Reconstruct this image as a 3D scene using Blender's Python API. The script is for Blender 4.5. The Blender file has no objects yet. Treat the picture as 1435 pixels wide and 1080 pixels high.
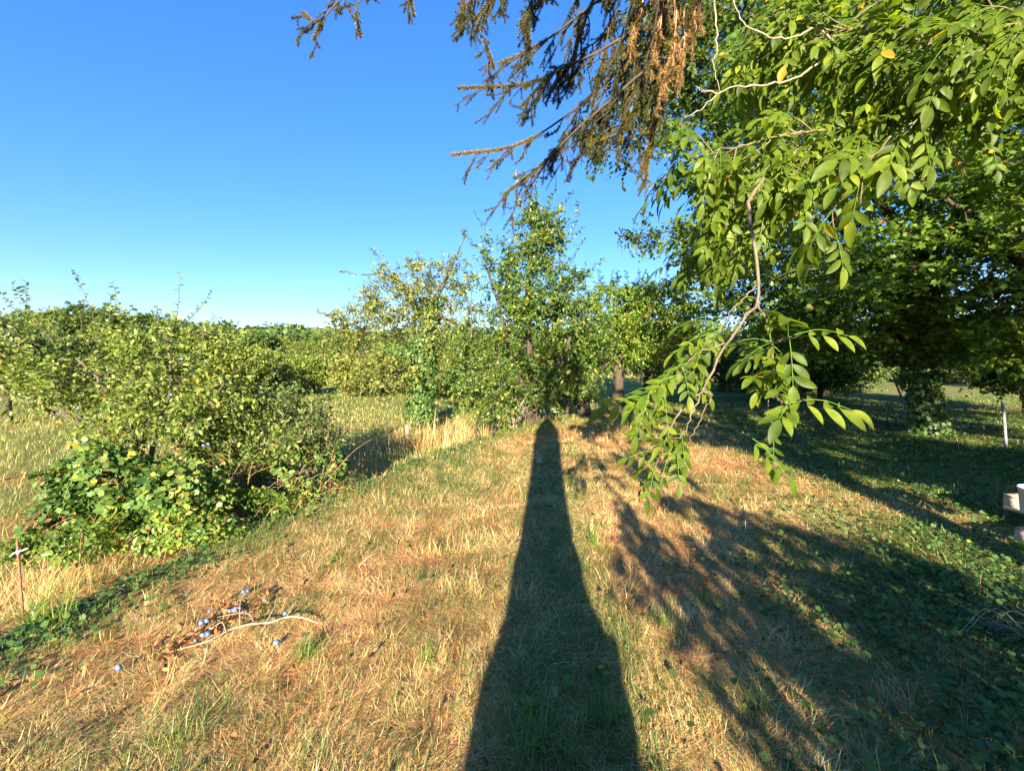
import bpy, math, random
import numpy as np
from mathutils import Vector
R = math.radians
rng = np.random.default_rng(7)
random.seed(7)
sc = bpy.context.scene
col = sc.collection

# ------------------------------------------------------------------ camera, sky, sun, exposure
PITCH = 3.8
F = 602.0 / 1435.0 * 36.0
cam = bpy.data.cameras.new('camera'); cam.sensor_width = 36; cam.lens = F; cam.clip_end = 2000; cam.clip_start = 0.05
co = bpy.data.objects.new('camera', cam); col.objects.link(co); sc.camera = co
co.location = (0, 0, 1.6); co.rotation_euler = (R(90 - PITCH), 0, 0)
ELEV = 18.0; AZ = 4.6                       # light travels towards +Y, AZ degrees to the right
w = bpy.data.worlds.new('World'); sc.world = w; w.use_nodes = True
nt = w.node_tree; bg = nt.nodes['Background']
sky = nt.nodes.new('ShaderNodeTexSky'); sky.sky_type = 'NISHITA'; sky.sun_disc = False
sky.sun_elevation = R(ELEV); sky.sun_rotation = R(180 + AZ); sky.altitude = 200; sky.air_density = 1.0; sky.dust_density = 0.0; sky.ozone_density = 4.0
hs = nt.nodes.new('ShaderNodeHueSaturation'); hs.inputs['Saturation'].default_value = 1.28
tn = nt.nodes.new('ShaderNodeMix'); tn.data_type = 'RGBA'; tn.blend_type = 'MULTIPLY'; tn.inputs[0].default_value = 1; tn.inputs[7].default_value = (.80, .80, 1.0, 1)
gm = nt.nodes.new('ShaderNodeGamma'); gm.inputs[1].default_value = .72
nt.links.new(sky.outputs[0], gm.inputs[0]); nt.links.new(gm.outputs[0], tn.inputs[6]); nt.links.new(tn.outputs[2], hs.inputs['Color']); nt.links.new(hs.outputs[0], bg.inputs['Color'])
bg.inputs['Strength'].default_value = 0.105
sl = bpy.data.lights.new('sun', 'SUN'); sl.energy = 5.0; sl.angle = R(0.5); sl.color = (1.0, 0.86, 0.66)
so = bpy.data.objects.new('sun', sl); col.objects.link(so)
LDIR = Vector((math.sin(R(AZ)) * math.cos(R(ELEV)), math.cos(R(AZ)) * math.cos(R(ELEV)), -math.sin(R(ELEV))))
so.rotation_euler = LDIR.to_track_quat('-Z', 'Y').to_euler(); so.location = (0, -20, 8)
sc.view_settings.view_transform = 'Standard'; sc.view_settings.look = 'None'
sc.view_settings.exposure = 2.25; sc.view_settings.gamma = 1.0
sc.cycles.max_bounces = 6; sc.cycles.transparent_max_bounces = 8

# ------------------------------------------------------------------ small tools
cp, sp = math.cos(R(PITCH)), math.sin(R(PITCH))
def at(px, py, d):
    u, v = (px - 717.5) / 602.0, (540 - py) / 602.0
    return np.array([d * u, d * (cp + v * sp), 1.6 + d * (-sp + v * cp)])
def gp(px, py, z=0.0):
    u, v = (px - 717.5) / 602.0, (540 - py) / 602.0
    d = (z - 1.6) / (-sp + v * cp)
    return at(px, py, d)
_lat = {}
def noise(x, y, s=1.0, seed=0):
    """value noise 0..1"""
    if seed not in _lat:
        _lat[seed] = np.random.default_rng(1000 + seed).random((257, 257))
    L = _lat[seed]
    x = np.asarray(x, float) / s + 1000.3; y = np.asarray(y, float) / s + 1000.7
    xi = np.floor(x).astype(int); yi = np.floor(y).astype(int)
    fx = x - xi; fy = y - yi; fx = fx * fx * (3 - 2 * fx); fy = fy * fy * (3 - 2 * fy)
    a = L[xi % 256, yi % 256]; b = L[(xi + 1) % 256, yi % 256]; c = L[xi % 256, (yi + 1) % 256]; d = L[(xi + 1) % 256, (yi + 1) % 256]
    return (a * (1 - fx) + b * fx) * (1 - fy) + (c * (1 - fx) + d * fx) * fy
def fbm(x, y, s, seed=0):
    return (noise(x, y, s, seed) * .5 + noise(x, y, s / 2.1, seed + 1) * .3 + noise(x, y, s / 4.3, seed + 2) * .2)
def sst(a, b, x):
    t = np.clip((np.asarray(x, float) - a) / (b - a), 0, 1); return t * t * (3 - 2 * t)
def norm(v):
    return v / np.maximum(np.linalg.norm(v, axis=-1, keepdims=True), 1e-9)

EDGE = np.array([[-30, -9], [-5, -4.0], [0, -3.25], [2.6, -2.85], [4.5, -2.25], [6.4, -1.55], [9.6, .1], [12.8, 2.6], [20, 8.6], [40, 26], [400, 300]], float)
def edge_x(y): return np.interp(y, EDGE[:, 0], EDGE[:, 1])
def hgt(x, y):
    x = np.asarray(x, float); y = np.asarray(y, float)
    d = edge_x(y) - x
    h = -0.42 * sst(-0.05, 1.5, d)
    h = h + (fbm(x, y, 2.3, 3) - .5) * .10 + (fbm(x, y, .6, 6) - .5) * .035
    h = h - 0.24 * sst(-.04, .07, d + .12 * (noise(x, y, .5, 8) - .5)) * (1 - sst(.1, .8, d)) * sst(0, 2, y) * (1 - sst(7, 9, y))
    far = sst(60, 200, np.hypot(x, y))
    return h * (1 - far) + far * (3.0 + 4 * noise(x, y, 90, 9))

class Geo:
    def __init__(s): s.v = []; s.f3 = []; s.f4 = []; s.r = []; s.n = 0
    def add(s, v, f, rnd=0.5):
        v = np.asarray(v, float); f = np.asarray(f)
        (s.f3 if f.shape[1] == 3 else s.f4).append(f + s.n)
        s.v.append(v); s.n += len(v)
        s.r.append(np.broadcast_to(np.asarray(rnd, float), (len(v),)).copy())
        return s
    def build(s, name, mat, parent=None, smooth=False, loc=None):
        me = bpy.data.meshes.new(name)
        if s.n:
            v = np.concatenate(s.v)
            if parent is not None: v = v - np.array(parent_loc(parent))
            elif loc is not None: v = v - np.array(loc)
            f3 = np.concatenate(s.f3) if s.f3 else np.zeros((0, 3), int)
            f4 = np.concatenate(s.f4) if s.f4 else np.zeros((0, 4), int)
            me.vertices.add(len(v)); me.vertices.foreach_set('co', v.astype(np.float32).ravel())
            nl = f3.size + f4.size
            me.loops.add(nl); me.loops.foreach_set('vertex_index', np.concatenate([f3.ravel(), f4.ravel()]).astype(np.int32))
            me.polygons.add(len(f3) + len(f4))
            ls = np.concatenate([np.arange(len(f3)) * 3, f3.size + np.arange(len(f4)) * 4]).astype(np.int32)
            me.polygons.foreach_set('loop_start', ls)
            if smooth: me.polygons.foreach_set('use_smooth', np.ones(len(ls), bool))
            a = me.attributes.new('rnd', 'FLOAT', 'POINT'); a.data.foreach_set('value', np.concatenate(s.r).astype(np.float32))
            me.update(calc_edges=True)
        me.materials.append(mat)
        o = bpy.data.objects.new(name, me); col.objects.link(o)
        if parent is not None: o.parent = parent
        elif loc is not None: o.location = loc
        return o
def parent_loc(p):
    l = Vector(p.location)
    while p.parent: p = p.parent; l = l + p.location
    return l
def tag(o, label=None, cat=None, group=None, kind=None):
    for k, v in (('label', label), ('category', cat), ('group', group), ('kind', kind)):
        if v: o[k] = v
    return o
def thing(name, loc, label, cat, group=None):
    o = bpy.data.objects.new(name, None); col.objects.link(o); o.location = [float(c) for c in loc]
    o.empty_display_size = .1
    return tag(o, label, cat, group)
def copy_tree(o, parent=None):
    c = o.copy(); col.objects.link(c)
    if parent is not None: c.parent = parent
    for ch in list(o.children): copy_tree(ch, c)
    return c

def tube(g, pts, rad, sides=6, rnd=.5, cap=True):
    pts = np.asarray(pts, float); n = len(pts); rad = np.broadcast_to(np.asarray(rad, float), (n,))
    t = norm(np.gradient(pts, axis=0))
    ref = np.array([0, 0, 1.]) if abs(t[0][2]) < .9 else np.array([1., 0, 0])
    a = norm(np.cross(t, ref)); b = np.cross(t, a)
    for i in range(1, n):                      # keep the ring frame from flipping
        if np.dot(a[i], a[i - 1]) < 0: a[i] = -a[i]; b[i] = -b[i]
    an = np.arange(sides) * 2 * np.pi / sides
    ring = pts[:, None, :] + rad[:, None, None] * (np.cos(an)[None, :, None] * a[:, None, :] + np.sin(an)[None, :, None] * b[:, None, :])
    v = ring.reshape(-1, 3); i = np.arange(n - 1)[:, None] * sides; j = np.arange(sides)[None, :]; k = (j + 1) % sides
    f = np.stack([i + j, i + k, i + sides + k, i + sides + j], -1).reshape(-1, 4)
    g.add(v, f, rnd)
    if cap:
        for q in (0, n - 1):
            base = g.n; g.add(np.vstack([ring[q], pts[q][None]]), np.stack([np.arange(sides), (np.arange(sides) + 1) % sides, np.full(sides, sides)], -1), rnd)
def spline(pts, n):
    """Catmull-Rom through the points, n samples"""
    P = np.asarray(pts, float)
    if len(P) < 3: return np.linspace(P[0], P[-1], n)
    Q = np.vstack([2 * P[0] - P[1], P, 2 * P[-1] - P[-2]]); m = len(P) - 1
    u = np.linspace(0, m - 1e-6, n); i = u.astype(int); t = (u - i)[:, None]
    p0, p1, p2, p3 = Q[i], Q[i + 1], Q[i + 2], Q[i + 3]
    return .5 * (2 * p1 + (p2 - p0) * t + (2 * p0 - 5 * p1 + 4 * p2 - p3) * t ** 2 + (3 * p1 - p0 - 3 * p2 + p3) * t ** 3)

# leaf templates (y along the blade, z the upper side)
def T_simple(wd=.28, fold=.07):
    return np.array([[0, 0, 0], [-wd, .45, fold], [0, 1, -.03], [wd, .45, fold]]), np.array([[0, 2, 1], [0, 3, 2]])
def T_oval(wd=.24, fold=.06, st=5, droop=.1, pw=.9):
    y = np.linspace(0, 1, st + 2); v = [[0, yy, -droop * yy * yy] for yy in y]
    wv = wd * np.sin(np.pi * y ** pw) ** .8
    L = []; 
    for q in range(1, st + 1):
        v.append([-wv[q], y[q] + .02, fold * wv[q] / wd - droop * y[q] ** 2]); v.append([wv[q], y[q] + .02, fold * wv[q] / wd - droop * y[q] ** 2])
    n = st + 2; f = []
    for q in range(st + 1):
        for s in (0, 1):
            A, B = q, q + 1
            a = n + 2 * (q - 1) + s if q >= 1 else None; b = n + 2 * q + s if q < st else None
            if a is None: t = [(A, B, b)]
            elif b is None: t = [(A, B, a)]
            else: t = [(A, B, b), (A, b, a)]
            for x in t: f.append(x if s == 1 else (x[0], x[2], x[1]))
    return np.array(v), np.array(f)
def T_lobed(big=.58, mid=.5, low=.36, val=.3):
    A = [(-90, .42), (-35, low), (-5, val * .9), (25, mid), (55, val), (90, big), (125, val), (155, mid), (185, val * .9), (215, low)]
    v = [[0, .42, -.02]] + [[r * math.cos(R(a)), .42 + r * math.sin(R(a)), .05 * (1 if i % 2 else -.6)] for i, (a, r) in enumerate(A)]
    return np.array(v), np.array([[0, 1 + i, 1 + (i + 1) % len(A)] for i in range(len(A))])
T_SM, T_SM2 = T_simple(.3), T_simple(.36, .1)
T_OV, T_OVB, T_MAP = T_oval(.25, .07, 3), T_oval(.24, .05, 6, .12), T_lobed()
T_IVY = T_lobed(.5, .5, .42, .36)

def inst(g, T, pos, d, nrm, size, rnd):
    tv, tf = T; N = len(pos)
    if N == 0: return
    y = norm(d); x = norm(np.cross(y, nrm)); z = np.cross(x, y)
    size = np.broadcast_to(np.asarray(size, float), (N,))
    v = pos[:, None, :] + size[:, None, None] * (tv[None, :, 0:1] * x[:, None, :] + tv[None, :, 1:2] * y[:, None, :] + tv[None, :, 2:3] * z[:, None, :])
    f = (tf[None] + (np.arange(N) * len(tv))[:, None, None]).reshape(-1, 3)
    g.add(v.reshape(-1, 3), f, np.repeat(np.broadcast_to(rnd, (N,)), len(tv)))

# ------------------------------------------------------------------ materials
def newmat(name):
    m = bpy.data.materials.new(name); m.use_nodes = True; return m, m.node_tree, m.node_tree.nodes['Principled BSDF']
def ramp(nt, cols):
    r = nt.nodes.new('ShaderNodeValToRGB'); e = r.color_ramp.elements
    n = len(cols)
    for i, c in enumerate(cols):
        p, cc = (c if len(c) == 2 else (i / max(1, n - 1), c))
        el = e[i] if i < 2 else e.new(p)
        el.position = p; el.color = (*cc, 1)
    return r
def leafmat(name, cols, trans=.4, tcol=1.6, rough=.5, spec=.4):
    m, nt, b = newmat(name)
    a = nt.nodes.new('ShaderNodeAttribute'); a.attribute_name = 'rnd'
    r = ramp(nt, cols); nt.links.new(a.outputs['Fac'], r.inputs[0])
    nt.links.new(r.outputs[0], b.inputs['Base Color']); b.inputs['Roughness'].default_value = rough
    b.inputs['Specular IOR Level'].default_value = spec
    t = nt.nodes.new('ShaderNodeBsdfTranslucent')
    mx = nt.nodes.new('ShaderNodeMix'); mx.data_type = 'RGBA'; mx.blend_type = 'MULTIPLY'; mx.inputs[0].default_value = 1
    nt.links.new(r.outputs[0], mx.inputs[6]); mx.inputs[7].default_value = (tcol * 1.15, tcol * 1.1, tcol * .4, 1)
    nt.links.new(mx.outputs[2], t.inputs[0])
    ms = nt.nodes.new('ShaderNodeMixShader'); ms.inputs[0].default_value = trans
    nt.links.new(b.outputs[0], ms.inputs[1]); nt.links.new(t.outputs[0], ms.inputs[2])
    nt.links.new(ms.outputs[0], nt.nodes['Material Output'].inputs['Surface'])
    return m
def barkmat(name, c1, c2, scale=14, bump=.5, stretch=4):
    m, nt, b = newmat(name)
    tc = nt.nodes.new('ShaderNodeTexCoord'); mp = nt.nodes.new('ShaderNodeMapping'); mp.inputs['Scale'].default_value = (1, 1, 1 / stretch)
    n = nt.nodes.new('ShaderNodeTexNoise'); n.inputs['Scale'].default_value = scale; n.inputs['Detail'].default_value = 8; n.inputs['Roughness'].default_value = .65
    nt.links.new(tc.outputs['Object'], mp.inputs[0]); nt.links.new(mp.outputs[0], n.inputs['Vector'])
    r = ramp(nt, [(.3, c1), (.68, c2)]); nt.links.new(n.outputs[0], r.inputs[0]); nt.links.new(r.outputs[0], b.inputs['Base Color'])
    bp = nt.nodes.new('ShaderNodeBump'); bp.inputs['Strength'].default_value = bump; bp.inputs['Distance'].default_value = .02
    nt.links.new(n.outputs[0], bp.inputs['Height']); nt.links.new(bp.outputs[0], b.inputs['Normal']); b.inputs['Roughness'].default_value = .9
    return m
def plain(name, c, rough=.6, metal=0, c2=None, scale=20, bump=0):
    m, nt, b = newmat(name); b.inputs['Base Color'].default_value = (*c, 1); b.inputs['Roughness'].default_value = rough; b.inputs['Metallic'].default_value = metal
    if c2:
        tc = nt.nodes.new('ShaderNodeTexCoord'); n = nt.nodes.new('ShaderNodeTexNoise'); n.inputs['Scale'].default_value = scale; n.inputs['Detail'].default_value = 6
        nt.links.new(tc.outputs['Object'], n.inputs['Vector'])
        r = ramp(nt, [(.35, c), (.65, c2)]); nt.links.new(n.outputs[0], r.inputs[0]); nt.links.new(r.outputs[0], b.inputs['Base Color'])
        if bump:
            bp = nt.nodes.new('ShaderNodeBump'); bp.inputs['Strength'].default_value = bump; nt.links.new(n.outputs[0], bp.inputs['Height']); nt.links.new(bp.outputs[0], b.inputs['Normal'])
    return m

G = lambda *a: a
M = {}
M['walnut'] = leafmat('walnut_leaf', [(0, (.045, .075, .01)), (.5, (.1, .158, .012)), (.85, (.2, .255, .02)), (.96, (.34, .34, .04)), (1, (.5, .27, .03))], .5, 1.7, .5, .3)
_nt = M['walnut'].node_tree; _tc = _nt.nodes.new('ShaderNodeTexCoord'); _n = _nt.nodes.new('ShaderNodeTexNoise'); _n.inputs['Scale'].default_value = 28; _n.inputs['Detail'].default_value = 5
_nt.links.new(_tc.outputs['Object'], _n.inputs['Vector']); _r = ramp(_nt, [(.3, (.62, .68, .6)), (.5, (1, 1, 1)), (.7, (1.25, 1.15, 1))]); _nt.links.new(_n.outputs[0], _r.inputs[0])
_rp = [q for q in _nt.nodes if q.bl_idname == 'ShaderNodeValToRGB'][0]; _m = _nt.nodes.new('ShaderNodeMix'); _m.data_type = 'RGBA'; _m.blend_type = 'MULTIPLY'; _m.inputs[0].default_value = 1
_to = [l.to_socket for l in _rp.outputs[0].links]; _nt.links.new(_rp.outputs[0], _m.inputs[6]); _nt.links.new(_r.outputs[0], _m.inputs[7])
for _s in _to: _nt.links.new(_m.outputs[2], _s)
M['pear'] = leafmat('pear_leaf', [(0, (.035, .08, .014)), (.5, (.08, .145, .02)), (.85, (.18, .24, .035)), (.95, (.35, .33, .04)), (1, (.55, .33, .04))], .35, 1.6, .4, .5)
M['cherry'] = leafmat('cherry_leaf', [(0, (.08, .11, .02)), (.5, (.17, .2, .04)), (.8, (.28, .3, .07)), (.95, (.42, .33, .08)), (1, (.45, .22, .06))], .35, 1.4, .5, .4)
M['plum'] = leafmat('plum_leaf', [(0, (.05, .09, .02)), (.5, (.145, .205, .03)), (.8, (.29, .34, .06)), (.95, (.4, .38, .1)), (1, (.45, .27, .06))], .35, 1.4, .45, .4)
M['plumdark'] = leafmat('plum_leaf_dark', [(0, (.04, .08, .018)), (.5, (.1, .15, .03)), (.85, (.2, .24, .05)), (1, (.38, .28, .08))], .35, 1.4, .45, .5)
M['maple'] = leafmat('maple_leaf', [(0, (.055, .11, .016)), (.5, (.115, .2, .028)), (.85, (.23, .32, .04)), (.97, (.3, .3, .05)), (1, (.5, .24, .04))], .4, 1.6, .5, .3)
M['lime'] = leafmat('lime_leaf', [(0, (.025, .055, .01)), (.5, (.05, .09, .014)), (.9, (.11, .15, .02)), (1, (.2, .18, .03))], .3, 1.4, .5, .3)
M['ivy'] = leafmat('ivy_leaf', [(0, (.03, .075, .02)), (.5, (.075, .15, .035)), (.85, (.15, .23, .045)), (.96, (.25, .28, .05)), (1, (.4, .34, .05))], .3, 1.5, .45, .35)
M['bramble'] = leafmat('bramble_leaf', [(0, (.05, .1, .015)), (.5, (.12, .2, .03)), (.8, (.22, .3, .04)), (.92, (.42, .42, .05)), (1, (.4, .17, .05))], .35, 1.5, .45, .4)
M['orchard'] = leafmat('orchard_leaf', [(0, (.08, .12, .02)), (.5, (.17, .22, .035)), (.85, (.27, .31, .05)), (1, (.38, .34, .08))], .35, 1.4, .5, .4)
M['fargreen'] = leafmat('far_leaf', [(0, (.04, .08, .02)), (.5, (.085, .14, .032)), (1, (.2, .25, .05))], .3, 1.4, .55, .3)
M['paleleaf'] = leafmat('pale_leaf', [(0, (.2, .22, .09)), (.5, (.35, .34, .18)), (1, (.55, .45, .33))], .35, 1.3, .6, .3)
M['needle'] = leafmat('spruce_needle', [(0, (.03, .04, .012)), (.5, (.075, .075, .018)), (.85, (.17, .14, .025)), (1, (.32, .2, .03))], .2, 1.3, .45, .3)
M['needlebrown'] = leafmat('dry_needle', [(0, (.09, .07, .025)), (.5, (.2, .14, .05)), (1, (.36, .22, .075))], .2, 1.3, .55, .3)
M['straw'] = leafmat('straw', [(0, (.24, .11, .04)), (.3, (.5, .32, .12)), (.62, (.72, .51, .2)), (1, (.85, .71, .38))], .2, 1.1, .55, .35)
M['grass'] = leafmat('grass', [(0, (.05, .1, .025)), (.45, (.12, .18, .04)), (.8, (.25, .27, .07)), (1, (.45, .4, .14))], .3, 1.4, .5, .4)
M['lushgrass'] = leafmat('lush_grass', [(0, (.05, .11, .02)), (.45, (.13, .22, .035)), (.8, (.3, .33, .08)), (1, (.6, .5, .22))], .35, 1.5, .45, .4)
M['weed'] = leafmat('weed_leaf', [(0, (.06, .16, .02)), (1, (.2, .36, .05))], .4, 1.5, .45, .4)
M['litter'] = leafmat('litter', [(0, (.1, .045, .02)), (.5, (.25, .11, .04)), (1, (.42, .2, .08))], .15, 1.1, .7, .2)
M['redleaf'] = leafmat('red_leaf', [(0, (.5, .03, .02)), (1, (.65, .06, .03))], .3, 1.1, .5, .3)
M['bark'] = barkmat('bark', (.04, .03, .02), (.13, .1, .07))
M['barkdark'] = barkmat('bark_dark', (.025, .02, .014), (.08, .06, .04))
M['barkpale'] = barkmat('bark_pale', (.06, .045, .03), (.2, .155, .1), 34, .4, 2)
M['dead'] = barkmat('dead_wood', (.13, .1, .07), (.38, .31, .22), 40, .3, 1)
M['cane'] = barkmat('dry_cane', (.22, .1, .05), (.45, .26, .14), 40, .3, 1)
M['plum_fruit'] = plain('plum_skin', (.035, .055, .17), .55, 0, (.15, .23, .42), 45)
M['rust'] = plain('rusty_iron', (.16, .06, .04), .8, 0, (.3, .12, .07), 80)
M['ribbon'] = plain('white_tape', (.5, .52, .55), .5)
M['post'] = plain('weathered_post', (.1, .11, .11), .85, 0, (.26, .27, .26), 30, .5)
M['wire'] = plain('fence_wire', (.28, .28, .27), .5, .7)
M['wood'] = barkmat('pallet_wood', (.32, .24, .15), (.55, .45, .32), 18, .3, .3)
M['bucket'] = plain('white_plastic', (.62, .68, .8), .35, 0, (.7, .75, .84), 6)

def groundmat():
    m, nt, b = newmat('lawn_soil')
    tc = nt.nodes.new('ShaderNodeTexCoord')
    def nz(s, det=8, rough=.6, off=0):
        mp = nt.nodes.new('ShaderNodeMapping'); mp.inputs['Location'].default_value = (off, off * 1.7, 0)
        n = nt.nodes.new('ShaderNodeTexNoise'); n.inputs['Scale'].default_value = s; n.inputs['Detail'].default_value = det; n.inputs['Roughness'].default_value = rough
        nt.links.new(tc.outputs['Object'], mp.inputs[0]); nt.links.new(mp.outputs[0], n.inputs['Vector']); return n
    n1, n2, n3, n4 = nz(28, 10, .75), nz(1.3, 5, .6, 5), nz(.5, 4, .5, 11), nz(6, 6, .6, 3)
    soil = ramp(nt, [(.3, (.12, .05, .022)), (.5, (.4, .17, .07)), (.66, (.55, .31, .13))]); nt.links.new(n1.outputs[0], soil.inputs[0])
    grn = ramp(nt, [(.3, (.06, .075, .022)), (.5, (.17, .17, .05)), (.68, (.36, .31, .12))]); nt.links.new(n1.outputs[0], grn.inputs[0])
    a = nt.nodes.new('ShaderNodeAttribute'); a.attribute_name = 'rnd'
    ad = nt.nodes.new('ShaderNodeMath'); ad.operation = 'ADD'; nt.links.new(a.outputs['Fac'], ad.inputs[0])
    sb = nt.nodes.new('ShaderNodeMath'); sb.operation = 'MULTIPLY_ADD'; nt.links.new(n2.outputs[0], sb.inputs[0]); sb.inputs[1].default_value = 1.2; sb.inputs[2].default_value = -.6
    nt.links.new(sb.outputs[0], ad.inputs[1])
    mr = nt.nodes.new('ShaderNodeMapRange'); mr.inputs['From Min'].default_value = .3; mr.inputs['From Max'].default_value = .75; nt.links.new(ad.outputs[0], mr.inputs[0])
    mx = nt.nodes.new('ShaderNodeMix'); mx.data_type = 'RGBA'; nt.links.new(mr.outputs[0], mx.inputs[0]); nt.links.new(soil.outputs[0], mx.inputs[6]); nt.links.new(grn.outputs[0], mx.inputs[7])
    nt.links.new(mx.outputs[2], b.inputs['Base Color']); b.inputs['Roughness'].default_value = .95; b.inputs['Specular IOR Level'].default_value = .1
    bp = nt.nodes.new('ShaderNodeBump'); bp.inputs['Strength'].default_value = .8; bp.inputs['Distance'].default_value = .03
    nt.links.new(n1.outputs[0], bp.inputs['Height']); nt.links.new(bp.outputs[0], b.inputs['Normal'])
    return m

def straw_band(x, y): return np.exp(-((.8 * x + .6 * y - 5.9) / .85) ** 2) * sst(5.4, 4.4, x) * sst(.8, 1.8, x)
# how green the ground is, 0..1
def greenness(x, y):
    x = np.asarray(x, float); y = np.asarray(y, float)
    g = fbm(x, y, 1.5, 20) * .9 - .15 + .35 * (fbm(x, y, .4, 24) - .5) + .05
    d = edge_x(y) - x
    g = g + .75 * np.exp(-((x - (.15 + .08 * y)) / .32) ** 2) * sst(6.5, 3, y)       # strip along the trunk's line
    g = g + .35 * sst(.9, 2.6, x - .5 * (y - 1.5)) + .12 * sst(1, 3, x) + .25 * sst(7, 11, y)
    g = g + .4 * np.exp(-((d + .1) / .3) ** 2) + .35 * sst(.3, 1.0, d) - .12 * sst(-.2, -1.2, x) * sst(6, 4, y)
    g = g + .45 * np.exp(-((x + 1.0) / .9) ** 2 - ((y - 6.2) / 1.8) ** 2) + .25 * sst(2.5, 4, y) * (noise(x, y, .8, 26) - .35)
    g = g - .4 * straw_band(x, y)
    return np.clip(g, 0, 1)

# ------------------------------------------------------------------ ground
def axis(lim, near, n):
    t = np.linspace(-1, 1, n); k = math.log(lim / near) if near else 5
    return np.sign(t) * near * (np.exp(np.abs(t) * math.log(1 + lim / near)) - 1)
ax = axis(420, 2.2, 700); ay = axis(420, 2.2, 520) + 3.0
X, Y = np.meshgrid(ax, ay, indexing='ij'); Z = hgt(X, Y)
n = len(ay); i, j = np.meshgrid(np.arange(len(ax) - 1), np.arange(n - 1), indexing='ij'); q = (i * n + j).ravel()
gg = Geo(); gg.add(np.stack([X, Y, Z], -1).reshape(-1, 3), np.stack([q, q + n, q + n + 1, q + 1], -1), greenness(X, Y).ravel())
ground = gg.build('ground', groundmat(), smooth=True); ground['kind'] = 'structure'

# ------------------------------------------------------------------ grass
def blades(g, x, y, L, W, az, lean, curl, rnd, z0=None):
    N = len(x); z = hgt(x, y) if z0 is None else z0
    p = np.stack([x, y, z - .006], -1)
    h = np.stack([np.cos(az), np.sin(az), np.zeros(N)], -1); up = np.array([0, 0, 1.])
    s = np.stack([-np.sin(az), np.cos(az), np.zeros(N)], -1)
    def q(t):
        a = lean + curl * t
        return (h * np.sin(a)[:, None] + up * np.cos(a)[:, None])
    p1 = p + q(0.) * (L * .4)[:, None]; p2 = p1 + q(.6) * (L * .35)[:, None]; p3 = p2 + q(1.) * (L * .25)[:, None]
    zz = np.stack([hgt(k[:, 0], k[:, 1]) for k in (p1, p2, p3)], -1) + .004
    for k, c in enumerate((p1, p2, p3)): c[:, 2] = np.maximum(c[:, 2], zz[:, k] + .012 * k * rng.random(N))
    sw = s * W[:, None]
    v = np.stack([p - sw, p + sw, p1 + sw * .9, p1 - sw * .9, p2 - sw * .6, p2 + sw * .6, p3], 1).reshape(-1, 3)
    b = (np.arange(N) * 7)[:, None]
    g.add(v, np.concatenate([b + [0, 1, 2], b + [0, 2, 3], b + [3, 2, 5], b + [3, 5, 4], b + [4, 5, 6]]), np.repeat(rnd, 7))
def scatter(N, d0, d1, pw=1.0, spread=1.35):
    """view-wedge scatter; pw=0 is even per square metre, higher favours the near ground"""
    u = rng.random(N); e = 2 - pw
    d = (d0 ** e + u * (d1 ** e - d0 ** e)) ** (1 / e)
    x = (rng.random(N) * 2 - 1) * spread * d
    return x, d
NEARW = 1.0
# dry thatch
x, y = scatter(620000, 1.15, 15, 1.3)
d = edge_x(y) - x; gr = greenness(x, y); dens = fbm(x, y, .45, 30); ivyz = .8 * np.maximum(sst(1.4, 3.4, x - .5 * (y - 1.5)), sst(4, 5.5, x)) * (1 - straw_band(x, y))
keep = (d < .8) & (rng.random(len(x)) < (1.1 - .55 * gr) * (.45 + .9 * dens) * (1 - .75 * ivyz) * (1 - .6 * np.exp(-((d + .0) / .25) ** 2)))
x, y, gr, d = x[keep], y[keep], gr[keep], d[keep]; N = len(x)
tuft = fbm(x, y, .28, 33)
L = (.03 + .1 * rng.random(N)) * (1 + .5 * tuft) * np.clip(.8 + .06 * y, .8, 1.3)
lean = R(60) + R(32) * rng.random(N) ** .5 - R(45) * (tuft > .7) * rng.random(N)
flow = noise(x, y, .35, 36) * 14 + rng.normal(0, 1.0, N)
g = Geo(); blades(g, x, y, L, np.maximum(.0011, .00042 * y) * (.5 + 1.5 * rng.random(N) ** 3), flow, lean, rng.normal(.4, .5, N), np.clip(rng.normal(.55, .25, N) + .5 * (fbm(x, y, .5, 38) - .5) - .1 * gr, 0, 1))
tag(g.build('dry_grass', M['straw']), 'dry straw coloured mown grass lying over the lawn', 'grass', kind='stuff')
# green blades
x, y = scatter(330000, 1.15, 17, 1.3)
gr = greenness(x, y); d = edge_x(y) - x
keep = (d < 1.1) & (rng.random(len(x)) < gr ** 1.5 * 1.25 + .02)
x, y, gr = x[keep], y[keep], gr[keep]; N = len(x)
tuft = fbm(x, y, .35, 41)
L = (.025 + .065 * rng.random(N)) * (.6 + 1.1 * tuft)
g = Geo(); blades(g, x, y, L, np.maximum(.0013, .0005 * y) * (.6 + .8 * rng.random(N)), rng.random(N) * 6.28, R(8) + R(50) * rng.random(N), rng.random(N) * 1.1, np.clip(rng.normal(.42, .22, N) + .35 * (fbm(x, y, 1.1, 44) - .5), 0, 1))
tag(g.build('green_grass', M['grass']), 'short green grass growing through the dry lawn', 'grass', kind='stuff')
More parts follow.
